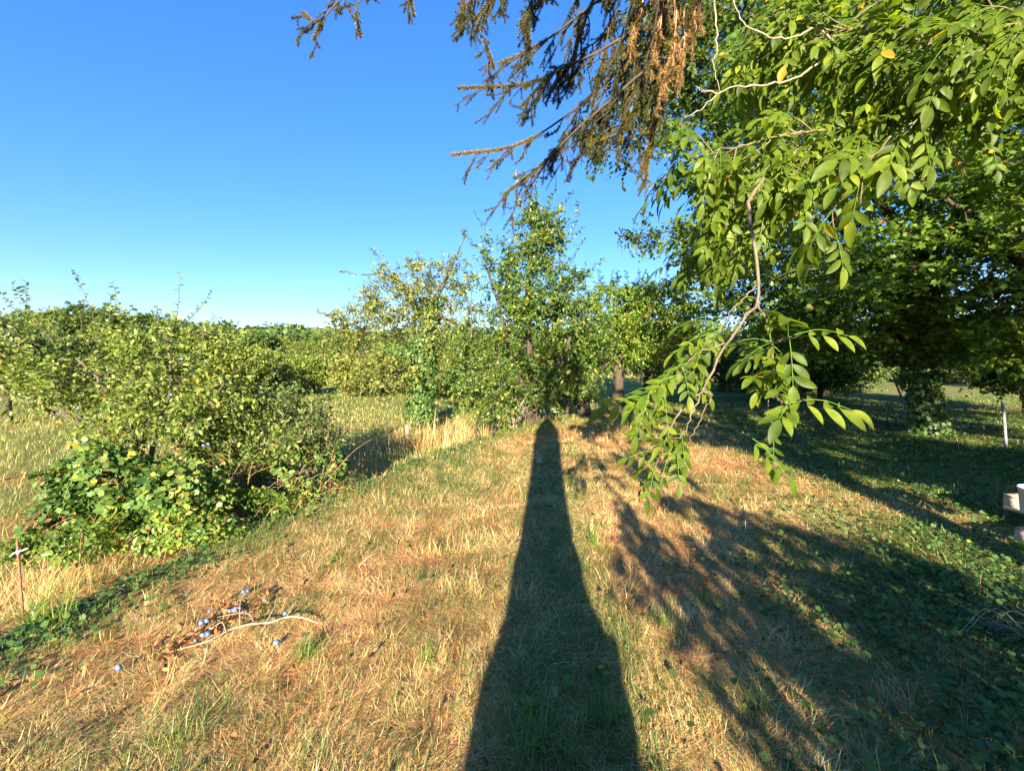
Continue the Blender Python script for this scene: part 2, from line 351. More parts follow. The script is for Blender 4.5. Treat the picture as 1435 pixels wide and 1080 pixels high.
# long blades and tufts
g = Geo(); cx, cy = scatter(520, 1.2, 9, 1.1, 1.2)
for a, b in zip(cx, cy):
    if edge_x(b) - a > -.1: continue
    gr0 = float(greenness(a, b)); 
    if rng.random() > .35 + gr0 * .6: continue
    k = rng.integers(18, 55); rr = .03 + .06 * rng.random()
    blades(g, a + rng.normal(0, rr, k), b + rng.normal(0, rr, k), (.06 + .12 * rng.random()) * (.5 + .8 * rng.random(k)), np.full(k, max(.0014, .0005 * b)), rng.random(k) * 6.28, R(20) + R(55) * rng.random(k), .3 + rng.random(k) * 1.0, np.clip(rng.normal(.3 + .35 * (gr0 < .3) , .15, k), 0, 1))
tag(g.build('grass_tufts', M['grass']), 'longer green and straw tufts dotted over the lawn', 'grass', kind='stuff')
# meadow grass of the lower field
x, y = scatter(280000, 3, 45, 1.15, 1.3)
d = edge_x(y) - x; keep = (d > .6) & (rng.random(len(x)) < .35 + .8 * fbm(x, y, 3, 50)); x, y, d = x[keep], y[keep], d[keep]; N = len(x)
tall = np.exp(-((d - 1.6) / 1.2) ** 2) * sst(6.5, 8.5, y) * sst(16, 12, y)
g = Geo(); blades(g, x, y, (.06 + .15 * rng.random(N)) * (1 + 1.2 * tall * rng.random(N)), np.maximum(.0016, .0005 * y) * (.6 + .8 * rng.random(N)), rng.random(N) * 6.28, R(8) + R(55) * rng.random(N), rng.random(N) * .8, np.clip(rng.normal(.72, .28, N) + 1.2 * (fbm(x, y, 2.5, 52) - .5), 0, 1))
tag(g.build('meadow_grass', M['grass']), 'pale green and yellow meadow grass in the lower field', 'grass', kind='stuff')
# tall dry stalks at the field edge
N = 9000; x = rng.normal(-1.9, 1.7, N); y = rng.normal(9.6, 1.2, N); d = edge_x(y) - x; k = (d > .15) & (d < 3.5); x, y = x[k], y[k]; N = len(x)
cl = fbm(x, y, .5, 55); k = rng.random(N) < .5 * sst(.38, .72, cl) + .05; x, y = x[k], y[k]; N = len(x)
g = Geo(); blades(g, x, y, .12 + .62 * rng.random(N) ** 1.5 * (.5 + noise(x, y, .3, 57)), np.full(N, .0034), rng.random(N) * 6.28, R(2) + R(38) * rng.random(N), rng.random(N) * 1.0, np.clip(rng.normal(.36, .28, N), 0, 1))
tag(g.build('tall_dry_grass', M['straw']), 'tall dry straw stalks along the edge of the lower field', 'grass', kind='stuff')
N = 800; c = np.array([gp(60, 800), gp(15, 800), gp(40, 770), gp(10, 760), gp(95, 790)]); k = rng.integers(0, 5, N); x = c[k, 0] + rng.normal(0, .16, N); y = c[k, 1] + rng.normal(0, .16, N)
g = Geo(); blades(g, x, y, .15 + .5 * rng.random(N) ** 1.6, np.full(N, .0014), rng.normal(.6, 1.6, N), R(10) + R(65) * rng.random(N), rng.random(N) * 1.2, np.clip(rng.normal(.45, .3, N), 0, 1))
tag(g.build('tall_dry_grass', M['straw']), 'tall dry stalks leaning against the left end of the ivy mound', 'grass', kind='stuff')
# ivy creeping over the right of the lawn
x, y = scatter(210000, 1.15, 14, 1.3, 1.35)
z = np.maximum(sst(.7, 2.4, x - .5 * (y - 1.5)), sst(3.8, 5, x)) * (1 - .93 * straw_band(x, y)) * (.35 + .65 * sst(.3, .55, fbm(x, y, .9, 60))) * (y < 12)
strip = .35 * np.exp(-((edge_x(y) - x - .1) / .42) ** 2) * (.3 + 1.2 * (fbm(x, y, .5, 63) > .47)) * (y < 8)
k = rng.random(len(x)) < z * (.45 + .55 * sst(2.5, 4.2, x)) + .35 * sst(1.2, 2.4, x) * sst(4, 2.2, y) * (fbm(x, y, .5, 66) > .45) + 1.4 * strip + .004 * (x > 0); x, y = x[k], y[k]; N = len(x)
p = np.stack([x, y, hgt(x, y) + .01 + .05 * rng.random(N)], -1)
nr = np.stack([rng.normal(0, .45, N), rng.normal(-.15, .45, N), np.ones(N)], -1); dr = rng.normal(0, 1, (N, 3)); dr[:, 2] *= .3
g = Geo(); inst(g, T_IVY, p, dr, nr, (.022 + .026 * rng.random(N)) * np.clip(.8 + .06 * y, 1, 1.4), np.clip(rng.normal(.4, .22, N), 0, .93))
tag(g.build('ivy_ground_cover', M['ivy']), 'dark ivy creeping over the shaded ground on the right', 'ivy', kind='stuff')
# fallen brown leaves
x, y = scatter(16000, 1.2, 14, 1.2, 1.35); k = (rng.random(len(x)) < .12 + .8 * sst(2, 5, x)) & (edge_x(y) - x < 1.0); x, y = x[k], y[k]; N = len(x)
p = np.stack([x, y, hgt(x, y) + .012 + .05 * rng.random(N)], -1)
g = Geo(); inst(g, T_OV, p, rng.normal(0, 1, (N, 3)) * [1, 1, .3], rng.normal(0, .4, (N, 3)) + [0, 0, 1], .018 + .03 * rng.random(N), rng.random(N))
tag(g.build('leaf_litter', M['litter']), 'brown fallen leaves scattered in the shade', 'leaves', kind='stuff')

# ------------------------------------------------------------------ tree builder
def sample_crown(ell, n, minr=.0):
    out = []; wts = np.array([e[6] if len(e) > 6 else e[3] * e[4] * e[5] for e in ell], float); wts /= wts.sum()
    idx = rng.choice(len(ell), n, p=wts)
    u = norm(rng.normal(0, 1, (n, 3))); rr = (minr + (1 - minr) * rng.random(n)) ** (1 / 2.4)
    E = np.array([e[:6] for e in ell], float)[idx]
    lump = .82 + .36 * noise(u[:, 0] * 2 + idx * 7.3, u[:, 2] * 2 + u[:, 1], .8, 70)
    return E[:, :3] + u * E[:, 3:6] * (rr * lump)[:, None]
def make_tree(name, label, cat, base, stems, ell, ncl, leaf, mats, T=T_SM, ntw=6, twl=.35, nlf=9, flat=0., up=.35, group=None,
              rndc=.45, shoots=None, brad=.018, ivy=None, keepf=None, droop=.15, lump=1.6, stemsides=8, twr=.003, trunkname='trunk', bare=None):
    base = np.asarray(base, float); th = thing(name, base, label, cat, group)
    gt, gb, gl = Geo(), Geo(), Geo()
    nodes = []; rad = []; dep = []
    for st in stems:
        P = np.array(st, float); m = 10; c = spline(P[:, :3], m * 2)
        c += rng.normal(0, .012, c.shape) * (np.linspace(0, 1, len(c))[:, None]); r = np.interp(np.linspace(0, 1, m * 2), np.linspace(0, 1, len(P)), P[:, 3])
        tube(gt, c, r * (1 + .08 * rng.normal(0, 1, len(r))), stemsides)
        s0 = int(len(c) * .25)
        for k in range(s0, len(c)): nodes.append(c[k]); rad.append(r[k]); dep.append(0)
    C = sample_crown(ell, ncl, .15)
    if keepf is not None: C = C[keepf(C)]
    C = C[C[:, 2] > hgt(C[:, 0], C[:, 1]) + .05]
    N0 = np.array(nodes); order = np.argsort(np.min(np.linalg.norm(C[:, None] - N0[None], axis=2), axis=1)); C = C[order]
    nodes = list(N0); tips = []; dirs = []
    NA = np.zeros((len(nodes) + len(C) * 4, 3)); NA[:len(nodes)] = nodes; cost = np.zeros(len(NA)); nn = len(nodes)
    for c in C:
        dd = np.linalg.norm(NA[:nn] - c, axis=1) + .25 * cost[:nn] + .35 * np.maximum(0, NA[:nn, 2] - c[2])
        k = int(np.argmin(dd)); s = NA[k]; v = c - s; L = np.linalg.norm(v)
        mid = s + v * .5 + np.array([0, 0, .12 * L]) + rng.normal(0, .08 * L, 3)
        pl = spline([s, mid, c], 5); r0 = min(brad, max(.004, brad * L / 1.2)); 
        tube(gb, pl, np.linspace(r0, max(twr, r0 * .4), 5), 4, cap=False)
        NA[nn:nn + 3] = pl[2:5]; cost[nn:nn + 3] = cost[k] + L * np.array([.5, .75, 1]); nn += 3
        tips.append(c); dirs.append(v / (L + 1e-6))
    tips = np.array(tips); dirs = np.array(dirs); n = len(tips)
    # twigs
    o = np.repeat(tips, ntw, 0); dd = np.repeat(dirs, ntw, 0) * .7 + rng.normal(0, .75, (n * ntw, 3)); dd[:, 2] = dd[:, 2] * (1 - flat) + up * .5; dd = norm(dd)
    tl = twl * (.5 + .8 * rng.random(n * ntw)); crn = np.repeat(np.clip(rng.normal(0, .1, n), -.2, .2), ntw)
    e = o + dd * tl[:, None]; e[:, 2] -= droop * tl
    m3 = len(o); sd = norm(np.cross(dd, rng.normal(0, 1, (m3, 3)))) * (twr * .8)
    s2 = np.cross(sd, dd)
    v = np.stack([o + sd, o - sd * .5 + s2, o - sd * .5 - s2, e], 1).reshape(-1, 3); bq = (np.arange(m3) * 4)[:, None]
    gb.add(v, np.concatenate([bq + [0, 1, 3], bq + [1, 2, 3], bq + [2, 0, 3]]))
    def leaves(o, e, dd, nl, crn, sz):
        m = len(o); t = (np.tile(np.arange(nl), m) + .6 + .5 * rng.random(m * nl)) / nl
        O = np.repeat(o, nl, 0); E = np.repeat(e, nl, 0); D = np.repeat(dd, nl, 0)
        p = O + (E - O) * np.clip(t, 0, 1.02)[:, None]
        sdv = norm(np.cross(D, rng.normal(0, 1, D.shape)))
        ld = norm(D * .5 + sdv * .9 + [0, 0, -.25]); nr = rng.normal(0, .55, D.shape) * (1 - flat * .6) + [0, -.1, .8]
        kp = rng.random(len(p)) < .92
        c = np.clip(rng.normal(rndc, .17, len(p)) + np.repeat(crn, nl) + (rng.random(len(p)) < .02) * .5, 0, 1)
        inst(gl, T, p[kp], ld[kp], nr[kp], (sz * (.65 + .6 * rng.random(len(p))))[kp], c[kp])
    leaves(o, e, dd, nlf, crn, leaf)
    if shoots:      # long upright leafy shoots: (x,y,z, dx,dy,dz)
        for s in shoots:
            s = np.array(s, float) * np.array([1, 1, 1, 1.2, 1.2, 1.2]); P = spline([s[:3], s[:3] + s[3:6] * .5 + rng.normal(0, .04, 3), s[:3] + s[3:6]], 7)
            tube(gb, P, np.linspace(.006, .0025, 7), 4, cap=False)
            D = norm(np.diff(P, axis=0)); leaves(P[:-1], P[1:], D, 6, np.zeros(6), leaf * .9)
    gt.build(trunkname, mats[1], th, smooth=True); gb.build('branches', mats[1], th); gl.build('crown', mats[0], th)
    if ivy:
        gi = Geo()
        for (a, b, r, nI, sz) in ivy:
            a = np.array(a, float); b = np.array(b, float); t = rng.random(nI); an = rng.random(nI) * 6.28
            bul = r * (.75 + .55 * noise(t * 6, an, 1, 77)) * (.8 + .35 * rng.random(nI)); ofs = np.stack([np.cos(an), np.sin(an), rng.normal(0, .1, nI)], -1)
            inst(gi, T_IVY, a + (b - a) * t[:, None] + ofs * bul[:, None], rng.normal(0, .5, (nI, 3)) + [0, 0, -.8], ofs + rng.normal(0, .35, (nI, 3)) + [0, 0, .4], sz * (.7 + .6 * rng.random(nI)), np.clip(rng.normal(.45, .2, nI), 0, .94))
        gi.build('ivy_cover', M['ivy'], th)
    return th
def g0(px, py, z=0): p = gp(px, py, z); return np.array([p[0], p[1], float(hgt(p[0], p[1]))])
def E(px, py, d, rx, rz, ry=None, w=None):
    c = at(px, py, d); k = d / 602.0; t = (c[0], c[1], c[2], rx * k, (ry if ry else rx * k), rz * k)
    return t + ((w,) if w else ())
def st(*pts):       # (px, py, depth, radius)
    return [tuple(at(a, b, d)) + (r,) for a, b, d, r in pts]
def dn(b, *pts):    # stem starting on the ground at b
    return [(b[0], b[1], b[2] - .15, pts[0][3] * 1.25)] + st(*pts)

# ------------------------------------------------------------------ middle trees
b = g0(749, 592)
make_tree('pear_tree', 'tallest narrow pear tree in the middle, standing where the trunk shadow ends', 'tree', b,
  [dn(b, (748, 560, 10.8, .11), (742, 500, 10.8, .09), (738, 420, 10.8, .06), (745, 330, 10.8, .035), (748, 285, 10.8, .02)),
   dn(b + [.1, .1, 0], (752, 560, 10.8, .1), (775, 530, 10.6, .07), (800, 470, 10.6, .045), (812, 410, 10.6, .02)),
   dn(b + [-.05, 0, 0], (736, 545, 10.8, .09), (712, 480, 10.8, .06), (696, 420, 10.8, .035), (680, 370, 10.8, .02))],
  [E(745, 345, 10.8, 28, 56, .6, .8), E(750, 410, 10.8, 62, 50, 1.0, 1.7), E(745, 470, 10.8, 72, 55, 1.2, 2.0), E(700, 385, 10.8, 32, 55, .6, .5),
   E(805, 420, 10.6, 30, 40, .6, .6), E(770, 530, 10.6, 60, 38, 1.1, 1.0), E(715, 530, 10.6, 38, 40, .9, .6), E(738, 290, 10.8, 13, 38, .3, .3), E(775, 325, 10.8, 20, 34, .4, .3)],
  450, .092, (M['pear'], M['barkdark']), T_OV, 6, .34, 9, rndc=.48,
  shoots=[(*at(722, 310, 10.8), -.3, 0, .6), (*at(765, 300, 10.8), .2, 0, .6), (*at(690, 350, 10.8), -.4, 0, .8), (*at(670, 350, 10.8), -.35, 0, .4), (*at(785, 350, 10.8), .5, 0, .5), (*at(815, 390, 10.8), .45, 0, .4), (*at(800, 330, 10.8), .15, 0, .7), (*at(800, 370, 10.8), .3, 0, .5), (*at(750, 290, 10.8), .0, 0, .6), (*at(780, 300, 10.8), .35, 0, .5)])
b = g0(820, 582)
make_tree('old_plum_tree', 'low dark tree with a crooked stump like base, right of the tall pear', 'tree', b,
  [dn(b, (818, 560, 11.8, .17), (828, 535, 11.8, .11), (850, 510, 11.8, .06)), dn(b, (808, 545, 11.8, .1), (790, 520, 11.8, .06), (780, 480, 11.8, .03)), dn(b + [-.5, 0, 0], (796, 560, 11.6, .07), (775, 545, 11.5, .05))],
  [E(810, 500, 11.8, 42, 34, 1.0), E(790, 545, 12.4, 52, 30, 1.0), E(835, 480, 12, 30, 34, .8)], 190, .09, (M['pear'], M['barkdark']), T_OV, 6, .32, 9, rndc=.38)
b = g0(592, 590, -.42)
make_tree('cherry_tree', 'airy yellowing cherry tree with an ivy clad trunk, left of the tall pear', 'tree', b,
  [dn(b, (590, 540, 12, .15), (592, 480, 12, .13), (606, 430, 12, .09), (628, 385, 12, .05), (645, 345, 12, .02)),
   st((592, 490, 12, .05), (560, 470, 12, .035), (525, 478, 12, .025), (495, 510, 12, .012)),
   st((600, 450, 12, .07), (570, 410, 12.2, .05), (545, 385, 12.3, .03), (505, 385, 12.4, .012)),
   st((604, 440, 12, .06), (630, 450, 11.8, .04), (665, 465, 11.7, .015)),
   st((592, 500, 12, .03), (560, 520, 11.6, .02), (540, 530, 11.4, .012))],
  [E(555, 430, 12, 62, 42, 1.3, 1.6), E(500, 450, 12.2, 42, 26, 1.0, .7), E(600, 400, 12, 50, 36, .9, .8), E(640, 380, 11.8, 28, 36, .6, .3), E(480, 478, 12.2, 30, 20, .8, .4),
   E(560, 385, 12.2, 40, 22, .7, .3), E(610, 470, 12, 40, 40, .8, .6), E(560, 520, 11.8, 55, 34, 1.0, .9), E(640, 440, 11.8, 30, 28, .6, .25)],
  290, .088, (M['cherry'], M['barkdark']), T_OV, 6, .42, 8, rndc=.45, up=.1, droop=.3,
  ivy=[(at(590, 590, 12), at(592, 470, 12), .36, 2600, .085), (at(592, 480, 12), at(612, 415, 12), .24, 900, .08), (at(545, 490, 12), at(575, 495, 12), .25, 300, .08)],
  shoots=[(*at(500, 385, 12.4), -.4, 0, .1), (*at(540, 370, 12.2), -.3, 0, .35), (*at(645, 345, 12), .1, 0, .4), (*at(590, 375, 12), -.1, 0, .4), (*at(470, 440, 12.2), -.4, 0, .05)])
b = g0(668, 628)
make_tree('young_pear_tree', 'slender bushy sapling with leaves to the ground, between cherry and tall pear', 'tree', b,
  [dn(b, (667, 590, 9, .03), (663, 520, 9, .025), (661, 450, 9, .015), (660, 400, 9, .008)), dn(b + [.3, 0, 0], (690, 590, 9, .02), (698, 530, 9, .012), (700, 480, 9, .006))],
  [E(662, 530, 9, 36, 60, .5, 1.3), E(690, 560, 9, 32, 45, .5, 1.0), E(660, 450, 9.2, 16, 42, .25, .3), E(645, 480, 9.3, 20, 40, .35, .3)], 170, .07, (M['pear'], M['bark']), T_OV, 5, .26, 9, rndc=.5)
b = g0(866, 574)
make_tree('apple_tree', 'round crowned apple tree with a clean dark trunk, right of the tall pear', 'tree', b,
  [dn(b, (866, 550, 14, .19), (867, 515, 14, .17), (868, 480, 14, .12), (862, 430, 14, .07), (858, 400, 14, .03)),
   st((867, 520, 14, .1), (850, 500, 14, .07), (835, 470, 14, .03)), st((868, 495, 14, .1), (900, 470, 14, .07), (940, 450, 14, .03))],
  [E(868, 440, 14, 52, 48, 1.5, 2), E(925, 440, 14.3, 48, 46, 1.4, 1.7), E(865, 490, 14, 48, 22, 1.3, .8), E(930, 495, 14.3, 40, 18, 1.1, .5), E(975, 460, 15, 30, 40, 1, .6)],
  470, .1, (M['maple'], M['barkdark']), T_OV, 6, .4, 9, rndc=.58, up=.5,
  shoots=[(*at(x, 412, 14), rng.normal(0, .08), 0, .65) for x in (842, 856, 862, 878, 893, 905, 922, 938, 955)])
b = g0(905, 560)
make_tree('far_apple_tree', 'small pale leafed tree with a thin dark trunk beyond the apple tree', 'tree', b,
  [dn(b, (905, 545, 18, .11), (906, 510, 18, .09), (900, 480, 18, .05))], [E(900, 500, 18, 36, 26, 1.2), E(925, 515, 18.6, 30, 26, 1.2)], 150, .11, (M['orchard'], M['barkdark']), T_SM2, 5, .4, 8, rndc=.6)
for k, (px, py, d, s, lab) in enumerate([(955, 552, 21, 1.0, 'pale dried out shrub far behind the hanging walnut branch'), (1010, 548, 24, 1.1, 'pinkish pale shrub at the far end of the lawn, right of the dried out one')]):
    b = g0(px, py)
    make_tree('pale_shrub', lab, 'shrub', b, [dn(b, (px, py - 20, d, .06), (px + 4, py - 60, d, .03))], [E(px, py - 45, d, 34 * s, 48 * s, 1.3), E(px + 14, py - 20, d, 32, 24, 1.2)], 130, .12, (M['paleleaf'], M['bark']), T_SM2, 5, .4, 8, rndc=.5)

# dead stump of twigs near the sapling
b = g0(718, 600)
dt = Geo()
for k in range(26):
    a = rng.random() * 6.28; l = .35 + .6 * rng.random(); t = np.array([math.cos(a) * .5, math.sin(a) * .3, 1.0 - .5 * rng.random()]) * l
    pl = spline([b + [rng.normal(0, .06), rng.normal(0, .06), -.03], b + t * .5 + rng.normal(0, .06, 3), b + t + rng.normal(0, .08, 3)], 7)
    tube(dt, pl, np.linspace(.011, .003, 7) * (.6 + .8 * rng.random()), 5)
o = dt.build('dead_stump', M['dead'], smooth=True, loc=b); tag(o, 'bleached dead twigs of a broken stump beside the tall pear', 'stump')
# white wooden marker peg in the field
def box(g, c, s, rz=0, tilt=(0, 0), jit=0):
    c = np.asarray(c, float); s = np.asarray(s, float) / 2; bv = min(s) * .12
    v = []
    for z, k in ((-1, 1 - bv / s[0]), (-1 + bv / s[2], 1), (1 - bv / s[2], 1), (1, 1 - bv / s[0])):
        for x, y in ((-1, -1), (1, -1), (1, 1), (-1, 1)): v.append((x * s[0] * k, y * s[1] * k, z * s[2]))
    v = np.array(v) + rng.normal(0, 1, (16, 3)) * jit
    cz, sz = math.cos(rz), math.sin(rz); Rz = np.array([[cz, -sz, 0], [sz, cz, 0], [0, 0, 1]])
    ax_, ay_ = tilt; Rx = np.array([[1, 0, 0], [0, math.cos(ax_), -math.sin(ax_)], [0, math.sin(ax_), math.cos(ax_)]]); Ry = np.array([[math.cos(ay_), 0, math.sin(ay_)], [0, 1, 0], [-math.sin(ay_), 0, math.cos(ay_)]])
    v = v @ (Rz @ Rx @ Ry).T + c
    f = [(3, 2, 1, 0), (12, 13, 14, 15)]
    for q in range(3):
        for k in range(4): f.append((q * 4 + k, q * 4 + (k + 1) % 4, q * 4 + 4 + (k + 1) % 4, q * 4 + 4 + k))
    g.add(v, np.array(f))
b = at(570, 600, 9.6); b[2] = float(hgt(b[0], b[1])); g = Geo(); box(g, b + [0, 0, .22], (.07, .07, .5), .3, (.05, .04)); box(g, b + [0, -.0, .485], (.05, .05, .03), .3, (.05, .04))
tag(g.build('marker_peg', M['dead'], loc=b), 'short pale wooden peg standing in the tall dry grass', 'peg')

# ------------------------------------------------------------------ left plum thicket, ivy and bramble mounds
def mound(name, label, cat, ell, N, sz, mat, T, stemsN, stemmat, group=None, rndc=.45, extra=None):
    c0 = np.array(ell[0][:3]); b = np.array([c0[0], c0[1], float(hgt(c0[0], c0[1]))]); th = thing(name, b, label, cat, group)
    P = sample_crown(ell, int(N * 1.6), .5); P = P[P[:, 2] > hgt(P[:, 0], P[:, 1]) - .02]
    P = P[fbm(P[:, 0] * 1.0 + P[:, 2] * .9, P[:, 1] + P[:, 2] * .6, .3, 84) + rng.normal(0, .05, len(P)) > .4]; P += (noise(P[:, 0] + P[:, 2], P[:, 1] - P[:, 2], .22, 86) - .5)[:, None] * np.array([.1, -.35, .22]); n = len(P)
    out = norm(P - np.array([e[:3] for e in ell])[np.argmin(np.stack([np.linalg.norm((P - np.array(e[:3])) / np.array(e[3:6]), axis=1) for e in ell]), axis=0)])
    g = Geo(); cl = noise(P[:, 0] * 3 + P[:, 2] * 2, P[:, 1] * 3, .5, 80)
    inst(g, T, P, rng.normal(0, .6, (n, 3)) + out * .4 + [0, 0, -.4], out * .8 + rng.normal(0, .4, (n, 3)) + [0, 0, .5], sz * (.6 + .7 * rng.random(n)), np.clip(rng.normal(rndc, .16, n) + (cl - .5) * .5 + (rng.random(n) < .03) * .4, 0, 1))
    g.build('foliage', mat, th); nb = n // 7; Q = P[rng.integers(0, n, nb)]; Q = Q[noise(Q[:, 0] + Q[:, 2], Q[:, 1], .35, 88) > .52]; g = Geo(); inst(g, T_OV, Q + rng.normal(0, .02, Q.shape) + [0, -.03, 0], rng.normal(0, .6, Q.shape) + [0, 0, -.6], rng.normal(0, .6, Q.shape) + [0, -.5, .3], .045, rng.random(len(Q))); g.build('withered_leaves', M['litter'], th); gs = Geo()
    for k in range(stemsN):
        e = P[rng.integers(n)]; s = np.array([e[0] * .8 + c0[0] * .2 + rng.normal(0, .25), e[1] * .6 + c0[1] * .4 + rng.normal(0, .15), 0]); s[2] = float(hgt(s[0], s[1]))
        m = (s + e) / 2 + [0, 0, .18 * np.linalg.norm(e - s)] + rng.normal(0, .06, 3); f = e + (e - m) * .25 + [0, 0, -.05]
        tube(gs, spline([s, m, e, f], 10), np.linspace(.0035, .0012, 10) * (.6 + .8 * rng.random()), 4, cap=False)
    gs.build('stems', stemmat, th)
    return th
mound('ivy_mound', 'big green ivy mound with yellow leaves under the left plum bushes', 'ivy', [E(150, 680, 4.3, 78, 56, .42, 1.5), E(235, 705, 4.2, 72, 48, .42, 1.2), E(110, 735, 4.0, 50, 32, .35, .5)], 6500, .062, M['ivy'], T_IVY, 40, M['cane'], rndc=.6)
mound('ivy_mound', 'smaller dark glossy ivy mound at the right end of the bushes', 'ivy', [E(425, 660, 5.5, 62, 36, .45, 1.2), E(380, 685, 5.2, 40, 22, .3, .5)], 3000, .062, M['ivy'], T_IVY, 24, M['cane'], rndc=.5)
mound('bramble_thicket', 'sprawling yellow green bramble in front of the ivy, along the lawn edge', 'bramble', [E(225, 742, 3.85, 115, 26, .32, 1.2), E(75, 765, 3.5, 60, 26, .3, .6), E(340, 708, 4.5, 80, 22, .28, .8), E(440, 690, 5.1, 60, 16, .25, .4), E(300, 640, 5.0, 70, 40, .4, 1)], 6000, .046, M['bramble'], T_OV, 60, M['cane'], rndc=.5)
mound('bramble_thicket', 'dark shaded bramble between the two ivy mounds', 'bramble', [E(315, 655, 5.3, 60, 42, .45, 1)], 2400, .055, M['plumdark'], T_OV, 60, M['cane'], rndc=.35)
b = gp(345, 690); b[2] = -.25
g = Geo()
for k in range(85):
    s = b + [rng.normal(0, .35), rng.normal(0, .15), 0]; a = rng.random() * 6.28; l = .3 + .6 * rng.random(); v = np.array([math.cos(a), math.sin(a) * .5, .3 + .9 * rng.random()]) * l
    tube(g, spline([s, s + v * .6 + rng.normal(0, .06, 3), s + v + [0, 0, -.12 * l]], 7), np.linspace(.0035, .0015, 7), 4, cap=False)
tag(g.build('dry_canes', M['cane'], loc=b), 'tangle of dry reddish brown canes between the ivy mounds', 'dead canes')
def lb(px, py, d): p = at(px, py, d); return np.array([p[0], p[1], float(hgt(p[0], p[1]))])
b = lb(190, 700, 4.8)
make_tree('plum_bush', 'plum bush with long shoots above the big ivy mound', 'bush', b,
  [[(b[0], b[1], b[2], .035)] + st((150, 610, 4.8, .025), (80, 580, 4.8, .02), (20, 555, 4.9, .012)), [(b[0], b[1], b[2], .03)] + st((190, 620, 4.8, .022), (160, 560, 4.8, .018), (110, 500, 4.9, .01)),
   [(b[0] + .1, b[1], b[2], .03)] + st((215, 620, 4.8, .022), (240, 540, 4.8, .016), (235, 470, 4.9, .008)), [(b[0] + .1, b[1], b[2], .03)] + st((240, 640, 4.9, .02), (280, 580, 4.9, .014), (320, 530, 4.9, .008))],
  [E(100, 545, 4.9, 76, 32, .5, 1.0), E(215, 545, 4.9, 60, 50, .5, 1.5), E(205, 595, 4.9, 75, 40, .45, .9), E(305, 565, 5.0, 60, 34, .45, .9), E(60, 530, 4.9, 50, 26, .4, .4), E(215, 480, 4.9, 26, 26, .3, .2)],
  235, .06, (M['plum'], M['bark']), T_OV, 5, .3, 8, rndc=.45, brad=.01, twr=.002,
  shoots=[(*at(75, 480, 4.9), -.35, 0, .55), (*at(140, 470, 4.9), -.2, 0, .6), (*at(150, 465, 4.9), .05, 0, .35), (*at(235, 480, 4.9), .15, 0, .65), (*at(240, 470, 4.9), .35, .1, .45), (*at(225, 470, 4.9), -.1, .1, .3), (*at(260, 470, 5), .3, 0, .2), (*at(190, 465, 5), .0, 0, .25), (*at(310, 500, 5), .15, 0, .25), (*at(50, 500, 4.9), -.5, 0, .3), (*at(330, 520, 5), .4, 0, .2), (*at(20, 530, 4.9), -.4, 0, .15), (*at(170, 470, 4.8), -.05, 0, .5), (*at(100, 480, 4.8), .1, 0, .3), (*at(280, 500, 4.8), .25, -.1, .35)])
b = lb(370, 690, 5.5)
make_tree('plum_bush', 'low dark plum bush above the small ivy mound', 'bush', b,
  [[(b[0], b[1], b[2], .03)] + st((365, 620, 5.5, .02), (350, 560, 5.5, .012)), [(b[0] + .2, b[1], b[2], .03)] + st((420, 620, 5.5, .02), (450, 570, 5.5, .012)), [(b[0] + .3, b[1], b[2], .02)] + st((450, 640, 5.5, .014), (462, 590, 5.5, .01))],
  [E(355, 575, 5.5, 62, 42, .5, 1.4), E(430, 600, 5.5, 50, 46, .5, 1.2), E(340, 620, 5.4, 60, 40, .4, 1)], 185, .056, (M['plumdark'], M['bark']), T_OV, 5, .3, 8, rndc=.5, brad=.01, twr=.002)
b = lb(-60, 640, 6.5)
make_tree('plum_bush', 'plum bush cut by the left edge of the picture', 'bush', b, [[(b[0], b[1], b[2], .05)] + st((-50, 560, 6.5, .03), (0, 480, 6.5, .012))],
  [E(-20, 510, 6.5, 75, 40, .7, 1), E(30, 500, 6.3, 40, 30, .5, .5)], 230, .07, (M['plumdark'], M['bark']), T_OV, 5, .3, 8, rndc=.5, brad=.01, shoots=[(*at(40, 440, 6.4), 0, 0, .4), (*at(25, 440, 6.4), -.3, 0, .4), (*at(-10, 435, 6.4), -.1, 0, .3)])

# ------------------------------------------------------------------ orchard beyond
orch = [(250, 565, 17, 95, 48, 'orchard', 'yellow green round orchard tree behind the plum bush, its short trunk in view'), (10, 580, 13, 75, 55, 'plumdark', 'dark green orchard tree with a short trunk at the far left'),
        (150, 560, 26, 50, 34, 'orchard', 'tall orchard tree standing between the far left tree and the round one')]
for px, py, d, rx, rz, mt, lab in orch:
    b = lb(px, py, d)
    make_tree('orchard_tree', lab, 'tree', b, [dn(b, (px, 535, d, .09), (px + 4, 500, d, .07), (px, 470, d, .05))], [E(px, 492, d, rx, rz * .7, 1.8, 2), E(px + rx * .5, 505, d, rx * .5, rz * .5, 1.2, .6), E(px - rx * .5, 500, d, rx * .5, rz * .5, 1.2, .6)],
              300, .12, (M[mt], M['barkdark']), T_SM2, 6, .45, 9, rndc=.5, brad=.03)
row = [(330, 24, 'orchard', 50, 28, 'yellow green shrub left of the dark round tree in the field row'), (385, 27, 'orchard', 42, 26, 'low yellow green shrub just under the dark round tree'), (440, 23, 'plum', 46, 24, 'wide olive shrub at the middle of the field row'), (505, 21, 'cherry', 44, 30, 'yellowish shrub next to the cherry tree in the field row'), (555, 24, 'orchard', 44, 36, 'yellow green shrub seen behind the cherry trunk'), (625, 22, 'cherry', 44, 34, 'yellowish shrub seen between cherry and sapling')]
